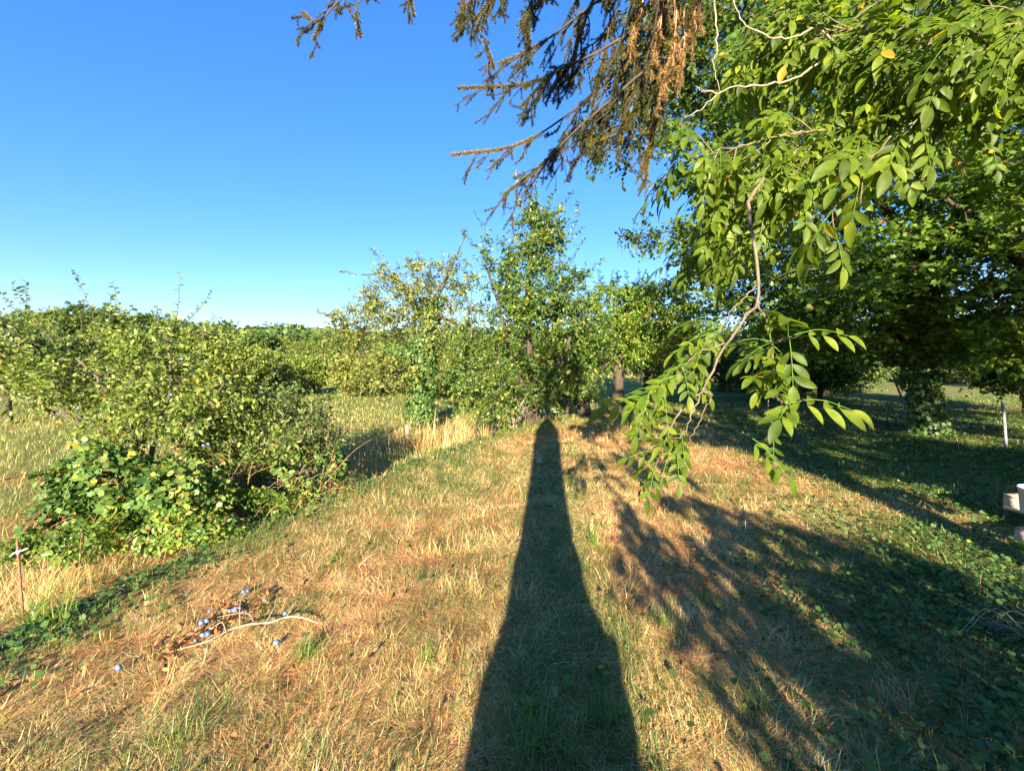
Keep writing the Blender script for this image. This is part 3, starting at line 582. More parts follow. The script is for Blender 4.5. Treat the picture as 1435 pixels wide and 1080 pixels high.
for px, d, mt, rx, rz, lab in row:
    b = lb(px, 560, d); zc = at(px, 522, d)
    make_tree('field_shrub', lab, 'shrub', b, [dn(b, (px, 540, d, .06), (px + 3, 510, d, .04))], [E(px, 522, d, rx, rz, 1.5, 2), E(px + 20, 510, d, rx * .6, rz * .7, 1.2, .8)], 190, .13, (M[mt], M['barkdark']), T_SM2, 6, .45, 8, rndc=.5, brad=.02)
b = lb(372, 545, 42)
make_tree('round_tree', 'dark green round tree standing out from the far wood', 'tree', b, [dn(b, (372, 520, 42, .2), (372, 495, 42, .15))], [E(372, 495, 42, 32, 22, 2.5, 1), E(362, 485, 42, 20, 14, 2)], 200, .26, (M['fargreen'], M['barkdark']), T_SM2, 6, .8, 8, rndc=.4, brad=.05)

def low_tree(name, h, r, mat, cat, label, group):
    b = np.array([0., 0, 0]); return make_tree(name, label, cat, b, [[(0, 0, -.3, .25), (0, 0, h * .3, .2), (.1, 0, h * .7, .1)]],
      [(0, 0, h * .62, r, r, h * .36, 2), (r * .4, .2, h * .5, r * .7, r * .7, h * .3, .7), (-r * .4, -.2, h * .55, r * .7, r * .7, h * .35, .7)], 230, .3, (M[mat], M['barkdark']), T_SM2, 6, .9, 8, rndc=.45, brad=.06, group=group)
protos = [low_tree('wood_edge_tree', 7.5, 3.2, 'fargreen', 'tree', 'dark green tree in the far tree line across the fields', 'dark trees of the far tree line'),
          low_tree('wood_edge_tree', 6.5, 3.4, 'orchard', 'tree', 'yellow green tree in the far tree line across the fields', 'pale trees of the far tree line')]
spots = [(140, 46, 0, 1.0), (182, 47, 0, .95), (206, 50, 1, .86), (110, 46, 1, 1.0), (215, 50, 0, .95), (250, 60, 0, .9), (285, 66, 0, .85), (320, 70, 0, .8), (352, 75, 1, .85), (400, 70, 1, .8), (430, 66, 1, .75), (462, 72, 0, .8), (492, 66, 0, .75), (525, 70, 1, .8), (560, 66, 0, .8), (600, 70, 1, .8), (640, 62, 0, .8), (680, 66, 1, .9), (720, 60, 0, .9), (770, 60, 1, .9), (830, 55, 0, .9), (880, 52, 1, .8), (60, 50, 0, .95), (10, 52, 1, .95), (-60, 52, 0, 1), (-140, 55, 1, 1)]
first = {0: True, 1: True}
for px, d, k, s in spots:
    o = protos[k] if first[k] else copy_tree(protos[k]); first[k] = False
    p = at(px, 520, d); o.location = (p[0], p[1], float(hgt(p[0], p[1])) - .1); o.scale = (s * 1.15, s * 1.15, s * (.9 + .25 * rng.random())); o.rotation_euler.z = rng.random() * 6.28
# far wood as one mass
N = 60000; an = rng.random(N) * 2.6 - 1.3; dd = 95 + 45 * rng.random(N); x = np.sin(an) * dd; y = np.cos(an) * dd
top = 2.5 + 7.5 * fbm(x, y, 12, 90); z = hgt(x, y) + top * rng.random(N) ** .5
g = Geo(); inst(g, T_SM2, np.stack([x, y, z], -1), rng.normal(0, 1, (N, 3)), rng.normal(0, .6, (N, 3)) + [0, -.3, .6], .9 + .7 * rng.random(N), np.clip(rng.normal(.4, .2, N) + .5 * (fbm(x, y, 14, 93) - .5), 0, 1))
tag(g.build('far_wood', M['fargreen']), 'distant wood along the horizon', 'wood', kind='stuff')

# ------------------------------------------------------------------ right side: maples, hedge, fence
b = g0(1305, 610)
make_tree('maple_tree', 'large dark maple on the right with an ivy clad leaning trunk', 'tree', b,
  [dn(b, (1300, 575, 9.1, .24), (1288, 520, 9.1, .19), (1284, 440, 9.1, .17), (1290, 330, 9.0, .15), (1300, 150, 9, .1), (1300, 0, 9, .05)),
   st((1285, 460, 9.1, .13), (1220, 400, 8.8, .09), (1140, 370, 8.6, .04)), st((1287, 400, 9, .13), (1340, 300, 8.4, .09), (1400, 200, 8, .04)), st((1288, 360, 9, .12), (1200, 250, 9, .08), (1080, 200, 9, .04)),
   st((1288, 420, 9, .1), (1360, 430, 8, .07), (1420, 400, 7, .03))],
  [(8.2, 9.2, 5.6, 4.4, 3.6, 3.6, 3), (6.0, 9.2, 3.9, 2.6, 2.6, 2.0, 1.2), (9.6, 7.6, 3.6, 3.0, 2.4, 1.5, 1.3), (5.4, 9.5, 7.2, 2.4, 2.5, 2.6, .9), (8.2, 8.0, 3.1, 3.4, 1.8, 1.0, .9), (10.5, 9, 7.5, 3.5, 3, 3, 1), (11.8, 8.6, 1.9, 2.4, 1.6, 1.1, 1.1), (7.4, 9.4, 2.3, 2.0, 1.6, .8, .8), (9.5, 9.6, 1.9, 1.6, 1.2, .6, .4)],
  1900, .105, (M['maple'], M['barkdark']), T_MAP, 6, .5, 8, flat=.75, up=.05, droop=.25, rndc=.38, brad=.03,
  ivy=[(b + [-.02, 0, .05], at(1288, 520, 9.1), .29, 1300, .075), (at(1288, 530, 9.1), at(1286, 400, 9.1), .26, 1500, .08)])
b = lb(1480, 640, 7.6)
make_tree('maple_tree', 'second maple cut by the right edge, its low boughs hanging over the fence', 'tree', b,
  [dn(b, (1475, 560, 7.6, .2), (1465, 440, 7.6, .16), (1460, 200, 7.6, .1)), st((1465, 430, 7.6, .1), (1400, 330, 7, .06), (1330, 280, 6.4, .03))],
  [(8.6, 6.4, 4.2, 2.4, 1.8, 1.6, 1), (9.6, 7.2, 6.2, 2.6, 2.2, 2.4, 1.2), (7.2, 6.6, 5.8, 1.8, 1.5, 1.2, .5), (9.2, 7.6, 2.0, 1.6, 1.2, .7, .5)], 520, .105, (M['maple'], M['barkdark']), T_MAP, 6, .45, 8, flat=.75, up=.05, droop=.25, rndc=.45, brad=.03)
b = g0(975, 575)
b = lb(1010, 560, 13)
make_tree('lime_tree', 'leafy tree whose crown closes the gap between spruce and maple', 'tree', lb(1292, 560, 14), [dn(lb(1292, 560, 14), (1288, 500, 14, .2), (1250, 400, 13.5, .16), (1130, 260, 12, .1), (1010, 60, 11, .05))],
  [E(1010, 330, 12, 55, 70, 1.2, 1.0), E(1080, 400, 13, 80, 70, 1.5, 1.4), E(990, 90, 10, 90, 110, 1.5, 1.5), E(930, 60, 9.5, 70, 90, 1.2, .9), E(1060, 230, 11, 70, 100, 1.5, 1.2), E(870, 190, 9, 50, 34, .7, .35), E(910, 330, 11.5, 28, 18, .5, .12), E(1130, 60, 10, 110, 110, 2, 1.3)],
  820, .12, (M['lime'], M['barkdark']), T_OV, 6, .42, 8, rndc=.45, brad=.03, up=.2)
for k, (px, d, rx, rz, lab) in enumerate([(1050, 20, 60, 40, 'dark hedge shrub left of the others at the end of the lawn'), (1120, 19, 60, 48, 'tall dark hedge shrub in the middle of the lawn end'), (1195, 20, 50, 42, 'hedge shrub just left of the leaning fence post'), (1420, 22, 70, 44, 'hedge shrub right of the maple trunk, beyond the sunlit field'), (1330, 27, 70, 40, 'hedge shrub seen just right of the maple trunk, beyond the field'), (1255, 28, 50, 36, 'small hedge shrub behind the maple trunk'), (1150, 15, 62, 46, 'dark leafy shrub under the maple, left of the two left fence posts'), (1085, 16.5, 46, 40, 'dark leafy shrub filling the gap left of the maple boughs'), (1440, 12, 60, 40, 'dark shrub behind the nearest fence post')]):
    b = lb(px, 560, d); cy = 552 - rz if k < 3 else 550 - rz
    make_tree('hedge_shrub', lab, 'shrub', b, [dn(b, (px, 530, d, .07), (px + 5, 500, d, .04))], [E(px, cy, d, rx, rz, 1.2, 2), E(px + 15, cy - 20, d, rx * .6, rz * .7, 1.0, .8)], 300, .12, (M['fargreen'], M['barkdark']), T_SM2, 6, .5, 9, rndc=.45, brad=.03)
posts = [(1212, 556, 1206, 520, 12.5, 'upright grey fence post left of the leaning one'), (1280, 585, 1252, 522, 10.6, 'leaning grey fence post just left of the maple trunk'), (1411, 640, 1404, 575, 7.2, 'grey fence post at the right, nearest to the camera')]
tops = []
for bx, by, tx, ty, d, lab in posts:
    b = lb(bx, by, d); t = at(tx, ty, d); t = b + (t - at(bx, by, d)); t[2] = max(t[2], b[2] + .85)
    g = Geo(); P = np.linspace(b - [0, 0, .1], t, 8); tube(g, P, .023, 6); 
    tag(g.build('fence_post', M['post'], loc=b), lab, 'fence post', 'wire fence posts'); tops.append((b, t))
g = Geo()
for f in (.25, .55, .85):
    for (b0, t0), (b1, t1) in zip(tops[:-1], tops[1:]):
        a = b0 + (t0 - b0) * f; c = b1 + (t1 - b1) * f; P = np.linspace(a, c, 9); P[:, 2] -= .05 * np.sin(np.linspace(0, np.pi, 9)); tube(g, P, .003, 4)
    b0, t0 = tops[-1]; a = b0 + (t0 - b0) * f; tube(g, np.linspace(a, a + np.array([2.6, -2.6, 0]), 5), .003, 4)
tag(g.build('fence_wire', M['wire'], loc=tops[1][0]), 'thin wires strung between the grey fence posts', 'wire')

# pallet stack with bucket at right edge
def pallet(loc, rz, label):
    th = thing('wooden_pallet', loc, label, 'pallet', 'pallets at the right edge'); th.rotation_euler.z = rz
    def loc_obj(nm, boxes):
        g = Geo()
        for c, s in boxes: box(g, c, s, 0, (0, 0), .0012)
        me = g.build(nm, M['wood']); me.parent = th
    for k in range(5): loc_obj('top_board', [((0, -.34 + k * .17, .133), (1.1, .12, .022))])
    for k in (-.5, 0, .5):
        for y in (-.33, 0, .33): loc_obj('block', [((k, y, .075), (.1, .14, .09))])
    for k in (-.5, 0, .5): loc_obj('bottom_board', [((k, 0, .015), (.1, .8, .026))])
    return th
p1 = at(1425, 815, 3.0); p1z = float(hgt(p1[0], p1[1])) 
PX = at(1422, 800, 3.1)
pallet((PX[0] + 1.27, PX[1] + .3, p1z + .01), R(14), 'lower pallet at the right edge, resting on the ivy')
P2 = at(1418, 745, 3.35)
pallet((P2[0] + 1.41, P2[1] + .45, P2[2] - .09), R(8), 'upper pallet behind, with a white bucket on it')
# trestle logs carrying the upper pallet
zc = P2[2] - .09; gz = float(hgt(P2[0] + .5, P2[1] + .4))
for dx, lab in ((1.05, 'short log under the left end of the upper pallet'), (1.6, 'short log under the right end of the upper pallet')):
    bb = np.array([P2[0] + dx, P2[1] + .42, gz]); g = Geo(); tube(g, [bb - [0, 0, .05], bb + [0, 0, (zc - gz) * .5], bb + [0, 0, zc - gz + .0]], [.13, .12, .12], 12)
    tag(g.build('log', M['bark'], smooth=False, loc=bb), lab, 'log')
bk = at(1486, 718, 3.45); bz = P2[2] - .09 + .146
th = thing('bucket', (bk[0], bk[1] + .12, bz), 'white plastic bucket standing on the upper pallet', 'bucket')
g = Geo(); nn = 28; an = np.arange(nn) * 2 * np.pi / nn
prof = [(0, .004), (.11, 0), (.118, .004), (.14, .2), (.147, .2), (.147, .212), (.138, .212), (.112, .012), (0, .012)]
v = np.array([[r * math.cos(a), r * math.sin(a), z] for r, z in prof for a in an]); f = [(i * nn + j, i * nn + (j + 1) % nn, (i + 1) * nn + (j + 1) % nn, (i + 1) * nn + j) for i in range(len(prof) - 1) for j in range(nn)]
g.add(v, np.array(f)); o = g.build('body', M['bucket'], smooth=True); o.parent = th
g = Geo(); t = np.linspace(0, np.pi, 14); tube(g, np.stack([.148 * np.cos(t), -.06 * np.sin(t), .2 - .13 * np.sin(t)], -1), .0035, 5); o = g.build('handle', M['wire']); o.parent = th
# twig heap
b = gp(1415, 903); b[2] = float(hgt(b[0], b[1])); g = Geo()
for k in range(24):
    s = b + [rng.normal(0.15, .1), rng.normal(0, .08), .02 + .03 * rng.random()]; a = rng.normal(2.9, .7) if k % 3 else rng.random() * 6.28; l = .12 + .2 * rng.random(); dv = np.array([math.cos(a), math.sin(a), .18 * rng.random()])
    P = spline([s, s + dv * l * .5 + rng.normal(0, .04, 3) + [0, 0, .05], s + dv * l + rng.normal(0, .05, 3)], 9); P[:, 2] = np.maximum(P[:, 2], hgt(P[:, 0], P[:, 1]) + .008)
    tube(g, P, np.linspace(.004, .002, 9), 5)
tag(g.build('twig_heap', M['dead'], smooth=True, loc=b), 'small heap of grey twigs at the right edge near the pallets', 'twigs')

# ------------------------------------------------------------------ left foreground: stake, fallen branch, plums, weeds
b = gp(31, 843); b[2] = float(hgt(b[0], b[1])); top = at(20, 706, 2.78)
top = b + (top - at(31, 843, 2.78))
th = thing('iron_stake', b, 'thin rusty iron rod with a white strip tied near its top', 'stake')
g = Geo(); tube(g, [b - [0, 0, .1], (b + top) / 2, top], .0065, 8); g.build('rod', M['rust'], th, smooth=True)
k0 = b + (top - b) * .88; g = Geo()
tube(g, [k0 + [0, 0, -.012], k0 + [0, 0, .01]], .0095, 8)
P = np.array([k0 + [.01, 0, 0], k0 + [.04, .01, .012], k0 + [.06, .01, .02]]); tube(g, P, [.003, .006, .002], 6); P = np.array([k0, k0 + [-.02, -.01, -.008], k0 + [-.035, -.02, -.025]]); tube(g, P, [.003, .006, .003], 6)
g.build('tape', M['ribbon'], th)
b = gp(4, 880); b[2] = float(hgt(b[0], b[1])); g = Geo(); tube(g, spline([b - [0, 0, .05], b + [-.01, 0, .15], b + [-.06, 0, .35]], 8), .008, 7)
tag(g.build('iron_stake', M['rust'], smooth=True, loc=b), 'short bent rusty rod at the left edge, without a strip', 'stake')

def onground(px, py, up=.0): p = gp(px, py, -.02); p[2] = float(hgt(p[0], p[1])) + up; return p
b = onground(330, 900)
th = thing('fallen_branch', b, 'bleached bare branch lying on the dry grass among blue plums', 'branch')
g = Geo(); mainp = [onground(249, 921, .03), onground(290, 912, .045), onground(325, 897, .05), onground(352, 893, .06), onground(380, 888, .05), onground(402, 880, .05), onground(425, 880, .045), onground(447, 885, .03)]
tube(g, spline(mainp, 30), np.interp(np.linspace(0, 1, 30), [0, .3, .75, 1], [.003, .0055, .0065, .004]) * (1 + .12 * rng.normal(0, 1, 30)), 7); g.build('stem', M['dead'], th, smooth=True)
for a, m, e, h in (((337, 894), (338, 876), (346, 842), .17), ((375, 886), (388, 872), (398, 862), .1), ((358, 890), (345, 880), (305, 878), .07), ((318, 901), (312, 893), (298, 891), .06), ((402, 880), (415, 868), (428, 858), .1)):
    pa, pm, pe = onground(*a, .05), onground(*m, .05 + h * .4), onground(*e, h * .6); g = Geo(); tube(g, spline([pa, pm, pe], 9), np.linspace(.0038, .0016, 9), 6); g.build('twig', M['dead'], th, smooth=True)
g = Geo()
for c, n in (((250, 905), 30), ((225, 925), 26), ((320, 860), 60), ((300, 885), 50), ((345, 868), 50), ((365, 850), 25), ((285, 893), 30)):
    p = np.array([onground(c[0] + rng.normal(0, 13), c[1] + rng.normal(0, 8), .005 + .03 * rng.random()) for _ in range(n)])
    inst(g, T_OVB, p, rng.normal(0, 1, (n, 3)) * [1, 1, .7], rng.normal(0, .7, (n, 3)) + [0, 0, .7], .022 + .024 * rng.random(n), np.clip(rng.normal(.6, .3, n), 0, 1))
g.build('dry_leaf', M['litter'], th)['kind'] = 'stuff'
def plum_mesh():
    u, v = 12, 9; V = []; 
    for i in range(v + 1):
        ph = np.pi * i / v
        for j in range(u): th_ = 2 * np.pi * j / u; cre = 1 - .06 * math.exp(-(th_ / .35) ** 2); V.append((.016 * math.sin(ph) * math.cos(th_) * cre, .016 * math.sin(ph) * math.sin(th_), .018 * math.cos(ph)))
    Fq = [(i * u + j, (i + 1) * u + j, (i + 1) * u + (j + 1) % u, i * u + (j + 1) % u) for i in range(v) for j in range(u)]
    g = Geo(); g.add(V, np.array(Fq)); return g
pl0 = plum_mesh().build('plum', M['plum_fruit'], smooth=True)
pls = [(342, 839, 'topmost blue plum of the ground heap, by the tip of the upright twig'), (347, 837, 'darker plum touching the topmost one'), (323, 864, 'left plum of the row of four under the upright twig'), (328, 863, 'second plum of the row of four under the upright twig'), (331, 862, 'third plum of the row of four under the upright twig'), (336, 861, 'right plum of the row of four under the upright twig'),
       (283, 882, 'left plum of the pair beside the brown leaves'), (290, 879, 'right plum of the pair beside the brown leaves'), (285, 898, 'left plum of the pair just above the fallen branch'), (292, 896, 'right plum of the pair just above the fallen branch'), (274, 905, 'small plum at the thin end of the fallen branch'), (372, 850, 'shaded dark plum right of the upright twig'),
       (400, 869, 'single plum behind the thick end of the branch'), (388, 909, 'single plum in front of the branch, by a grass tuft'), (167, 947, 'lone blue plum on bare straw, nearest to the camera'), (294, 865, 'tiny half hidden plum behind the pair'), (45, 824, 'plum in the weeds just right of the rusty rod'), (64, 831, 'bluish plum in the weeds, right of the first one')]
for k, (px, py, lab) in enumerate(pls):
    o = pl0 if k == 0 else pl0.copy()
    if k: col.objects.link(o)
    p = onground(px, py + 3, .035); o.location = p; o.rotation_euler = (rng.random() * 3, rng.random() * 3, rng.random() * 3); s = (.78 + .25 * rng.random()) * (.6 if 'tiny' in lab or 'small' in lab else 1); o.scale = (s, s, s)
    tag(o, lab, 'plum', 'blue plums fallen on the ground')
# plums still on the bush
hang = [(285, 624, 4.6, 'blue plum hanging low inside the left plum bush'), (292, 622, 4.6, 'second blue plum of the low hanging pair in the left plum bush'), (110, 572, 4.6, 'blue plum hanging at the left side of the left plum bush'), (255, 503, 4.6, 'blue plum hanging high in the middle of the left plum bush'), (240, 553, 4.6, 'blue plum hanging in the centre of the left plum bush')]
for px, py, d, lab in hang:
    o = pl0.copy(); col.objects.link(o); o.location = at(px, py, d - .3); o.scale = (.85, .85, .85); tag(o, lab, 'plum', 'blue plums hanging on the bush')

def weed(px, py, n, L, label, wd=.2, lean=.6, mat='weed', group='weeds in the lawn'):
    b = onground(px, py); T = T_oval(wd, .04, 5, .35); g = Geo()
    a = rng.random(n) * 6.28; le = lean * (.3 + .9 * rng.random(n)); d = np.stack([np.cos(a) * np.sin(le), np.sin(a) * np.sin(le), np.cos(le)], -1); nr = np.stack([-np.cos(a) * np.cos(le), -np.sin(a) * np.cos(le), np.sin(le)], -1)
    inst(g, T, b + rng.normal(0, .012, (n, 3)) * [1, 1, 0], d, nr, L * .72 * (.5 + .6 * rng.random(n)), rng.random(n))
    tag(g.build('weed', M[mat], smooth=True, loc=b), label, 'weed', group)
weed(745, 1005, 9, .11, 'broad leafed weed low in the trunk shadow', .17, .7)
weed(795, 975, 10, .11, 'broad leafed weed right of the other one in the trunk shadow', .18, .8)
weed(842, 950, 9, .1, 'small leafy weed at the right rim of the trunk shadow', .2, .9)
weed(1280, 810, 14, .13, 'weed in the deep shade left of the pallets', .15, .9)
weed(1290, 745, 12, .12, 'pale weed at the tip of the sunlit streak', .2, 1.0)
weed(1425, 775, 16, .14, 'leafy weed growing against the upper pallet', .25, 1.0)
def grassweed(px, py, n, L, label, W=.0022, lean=35, rc=.35, sp=.03):
    sp = sp * .55
    b = onground(px, py); g = Geo(); blades(g, b[0] + rng.normal(0, sp, n), b[1] + rng.normal(0, sp, n), L * (.35 + .7 * rng.random(n)), np.full(n, W) * (.6 + .7 * rng.random(n)), rng.random(n) * 6.28, R(lean) * rng.random(n) ** .7, .2 + rng.random(n) * 1.1, np.clip(rng.normal(rc, .15, n), 0, 1))
    tag(g.build('grass_clump', M['lushgrass'], loc=b), label, 'grass clump', 'grass clumps on the lawn')
for a in [(50, 885, 90, .3, 'bright green grass clump at the foot of the rusty rod', .0026, 60, .4, .06), (85, 880, 30, .5, 'tall thin bright grass clump just right of the rusty rod', .002, 30, .5, .05), (430, 925, 110, .2, 'green grass clump in front of the fallen branch', .0016, 60, .5, .06),
          (833, 772, 30, .28, 'bright upright grass clump at the right edge of the trunk shadow', .0035, 30, .55, .015), (600, 930, 60, .18, 'grass clump just left of the trunk shadow', .0016, 50, .5, .05), (985, 850, 36, .22, 'green grass clump in the dappled light right of the shadow', .0025, 60, .4, .03),
          (925, 885, 50, .2, 'grass clump between the sun patches right of the shadow', .0025, 65, .4, .04), (760, 1060, 140, .26, 'dense green grass clump at the bottom of the trunk shadow', .0018, 60, .3, .12), (700, 1030, 90, .2, 'green grass clump at the left rim of the trunk shadow near the bottom', .0016, 60, .35, .1),
          (850, 1020, 110, .22, 'green grass clump at the right rim of the trunk shadow near the bottom', .0018, 60, .3, .1), (1060, 1000, 80, .2, 'half dry grass clump in the dapples at bottom right', .0016, 60, .8, .07), (470, 790, 90, .13, 'green grass clump in the middle of the sunny lawn', .0018, 60, .55, .1), (580, 700, 120, .12, 'wide low green grass clump on the sunny lawn towards the sapling', .002, 60, .5, .2),
          (250, 1050, 50, .2, 'thin grass clump at the bottom left corner area', .0014, 55, .7, .07), (640, 655, 90, .14, 'green grass clump near the far end of the lawn edge', .0028, 50, .5, .15)]: grassweed(*a)
for k, (px, py, lab) in enumerate([(858, 768, 'red leaf on the lit straw right of the trunk shadow'), (795, 658, 'tiny red leaf beside the far end of the trunk shadow'), (982, 838, 'red leaf right of the dappled weed'), (945, 840, 'small red leaf left of the dappled weed'), (927, 800, 'small red leaf between sun patches'), (523, 708, 'tiny red leaf on the lit lawn left of the trunk shadow'), (995, 752, 'tiny red leaf at the edge of the wide shade')]):
    b = onground(px, py, .03); g = Geo(); n = 3; inst(g, T_OVB, b + rng.normal(0, .008, (n, 3)), rng.normal(0, 1, (n, 3)) * [1, 1, .2], rng.normal(0, .3, (n, 3)) + [0, 0, 1], .04, rng.random(n))
    tag(g.build('red_leaf', M['redleaf'], smooth=True, loc=b), lab, 'leaf', 'red leaves on the lawn')

# ------------------------------------------------------------------ spruce: trunk behind the camera, boughs overhead
def wx(y): return .146 + .0805 * (y - 1.6)
TY = -1.25; TX = wx(TY)
th = thing('spruce_tree', (TX, TY, 0), 'spruce with drooping dark twiggy boughs across the top of the picture', 'tree')
g = Geo(); zz = np.array([-.2, .2, .6, .95, 1.12, 1.3, 1.6, 2.2, 3.4, 3.7, 3.95, 6.4]); rr = np.array([.46, .39, .35, .34, .335, .27, .235, .225, .25, .17, .055, .02])
xo = np.array([0, 0, 0, .01, .03, .0, -.01, -.01, 0, 0, 0, 0]); zs = np.linspace(-.2, 6.4, 60)
P = np.stack([TX + np.interp(zs, zz, xo), np.full(60, TY), zs], -1); tube(g, P, np.interp(zs, zz, rr) * (1 + .03 * rng.normal(0, 1, 60)), 20); 
for bz, bx, by, br in ((1.13, .3, 0, .1), (1.08, .27, .1, .09), (1.2, .24, 0, .07), (.62, -.31, 0, .08), (1.75, -.2, .05, .05), (2.3, .2, 0, .045), (2.9, -.2, .05, .06), (3.3, .2, 0, .06)):
    tube(g, spline([[TX + bx * .4, TY + by, bz - .05], [TX + bx, TY + by, bz], [TX + bx * 1.25, TY + by, bz + br * .6]], 5), [br * 1.2, br * 1.1, br, br * .6, br * .15], 8)
g.build('trunk', M['bark'], th, smooth=True)
def needles(g, P, L=.019, per=1100, wd=.0022, rnd=.4, ang=.9):
    D = np.diff(P, axis=0); l = np.linalg.norm(D, axis=1); n = max(4, int(l.sum() * per)); cs = np.concatenate([[0], np.cumsum(l)]); t = rng.random(n) * cs[-1]
    k = np.clip(np.searchsorted(cs, t) - 1, 0, len(D) - 1); o = P[k] + D[k] * ((t - cs[k]) / l[k])[:, None]; dd = norm(D[k]); side = norm(np.cross(dd, rng.normal(0, 1, (n, 3))))
    nd = norm(dd * (1.1 - ang * .5) + side * ang); w_ = norm(np.cross(nd, rng.normal(0, 1, (n, 3)))) * wd
    tip = o + nd * (L * (.7 + .5 * rng.random(n)))[:, None]
    v = np.stack([o + w_ * .7, o - w_ * .7, tip], 1).reshape(-1, 3); g.add(v, np.arange(n * 3).reshape(-1, 3), np.repeat(np.clip(rng.normal(rnd, .15, n), 0, 1), 3))
def bough(pts, r0, n2, l2, dens=1300, dry=False, tipgold=True, n3=4, hangd=(-.35, .1, -.9), rnd=.35, bare=0.3):
    gb, gn = Geo(), Geo(); P = spline(pts, 26); tube(gb, P, np.linspace(r0, .003, 26), 6)
    needles(gn, P[18:], L=.024, per=dens * 2.6, wd=.003, rnd=rnd + .4)
    for k in range(n2):
        t = .12 + .86 * (k + rng.random()) / n2; i = min(24, int(t * 25)); o = P[i]; ax_ = norm(P[i + 1] - P[i])
        sd = rng.choice([-1, 1]); lat = np.cross(ax_, [0, 0, 1.]); d = norm(ax_ * .75 + lat * sd * (.3 + .4 * rng.random()) + np.array(hangd) * (.5 + .6 * rng.random()) + rng.normal(0, .12, 3))
        L = l2 * (.45 + .8 * rng.random()) * (1 - .35 * t); e = o + d * L; q = spline([o, o + d * L * .5 + rng.normal(0, .02, 3), e + [0, 0, -.12 * L]], 9); tube(gb, q, np.linspace(.0048, .002, 9), 4, cap=False)
        isb = rng.random() < bare
        if not isb: needles(gn, q[1:], per=dens, rnd=rnd + rng.normal(0, .08))
        else: needles(gn, q[2:], per=dens * .25, L=.009, rnd=.2)
        for m in range(n3):
            j = rng.integers(2, 8); o2 = q[j]; d2 = norm(norm(q[j] - q[j - 1]) * .8 + rng.normal(0, .45, 3) + [0, 0, -.25]); L2 = L * .4 * (.5 + .8 * rng.random()); q2 = np.linspace(o2, o2 + d2 * L2, 5); tube(gb, q2, .0018, 3, cap=False)
            if not isb or rng.random() < .4: needles(gn, q2, per=dens * 1.1, rnd=rnd + rng.normal(0, .1))
            else: needles(gn, q2, per=dens * .3, L=.009, rnd=.2)
    bo = gb.build('bough', M['cane'] if dry else M['barkdark'], th, smooth=True); gn.build('needles', M['needlebrown'] if dry else M['needle'], bo)
T0 = np.array([TX, TY, 4.6])
limb = Geo(); LA = spline([T0, [.35, .3, 4.75], [.75, 1.8, 4.5], [1.0, 2.7, 4.1]], 24); tube(limb, LA, np.linspace(.075, .03, 24), 8)
LB = spline([T0 + [0, 0, .4], [-.2, .6, 5.2], [-.5, 2.2, 4.9], [-.7, 3.0, 4.4]], 24); tube(limb, LB, np.linspace(.06, .02, 24), 8); limb.build('limb', M['bark'], th, smooth=True)
bough([LA[16], at(960, -20, 2.7), at(860, 60, 2.8), at(790, 95, 2.85), at(735, 118, 2.9), at(642, 124, 2.95)], .014, 16, .34, bare=.3)
bough([LA[18], at(980, 20, 2.7), at(890, 110, 2.8), at(810, 180, 2.8), at(755, 235, 2.85), at(707, 272, 2.9)], .014, 20, .38, bare=.45)
bough([LA[18], at(950, 10, 2.8), at(860, 105, 2.9), at(790, 165, 2.95), at(720, 205, 3.0), at(633, 217, 3.0)], .012, 16, .34, bare=.35, rnd=.5)
bough([LA[14], at(930, -60, 2.8), at(840, 0, 2.8), at(760, 60, 2.9), at(700, 90, 3.0)], .012, 16, .36, bare=.2)
bough([LB[20], at(640, -60, 2.9), at(655, 0, 2.9), at(680, 60, 2.9), at(692, 96, 2.9)], .008, 12, .22, bare=.2)
bough([LB[18], at(520, -60, 3.0), at(480, -5, 3.0), at(445, 30, 3.0), at(424, 18, 3.0)], .008, 9, .22, bare=.2)
bough([LB[18], at(530, -40, 3.0), at(500, 10, 3.0), at(505, 52, 3.0)], .006, 7, .16, bare=.1)
bough([LB[18], at(480, -50, 3.0), at(455, 20, 3.0), at(440, 55, 3.0)], .006, 7, .16, bare=.1)
bough([LB[19], at(590, -50, 3.0), at(575, -15, 3.0), at(580, 22, 3.0)], .006, 7, .14, bare=.1)
for (x0, y0, x1, y1, rn) in ((880, 90, 800, 240, .35), (840, 140, 770, 225, .35), (860, 20, 770, 130, .35), (810, 60, 730, 150, .3), (900, 150, 830, 200, .4), (760, -40, 740, 90, .3), (820, -40, 800, 120, .4), (700, -40, 640, 40, .3), (860, -40, 830, 150, .35), (900, 0, 870, 200, .45), (930, 20, 900, 240, .45), (890, 40, 850, 170, .4), (790, -50, 730, 30, .35), (720, -50, 665, 30, .3), (925, 90, 905, 250, .5), (910, 60, 880, 180, .4)):
    bough([LA[17] + rng.normal(0, .1, 3), at(x0, y0, 2.9), at((x0 + x1) / 2 + rng.normal(0, 8), (y0 + y1) / 2, 2.9), at(x1, y1, 2.9)], .008, 16, .24, bare=.15, rnd=rn, hangd=(-.25, 0, -.9))
for (x0, y0, x1, y1) in ((950, -30, 935, 110), (975, -30, 965, 60), (930, -30, 915, 90), (960, 0, 950, 120), (905, -30, 885, 60), (945, 30, 925, 140)):
    bough([LA[18] + rng.normal(0, .08, 3), at(x0, y0, 2.7), at((x0 + x1) / 2 + 4, (y0 + y1) / 2, 2.7), at(x1, y1, 2.7)], .007, 14, .2, dry=True, bare=.3, rnd=.5, hangd=(-.1, 0, -1))

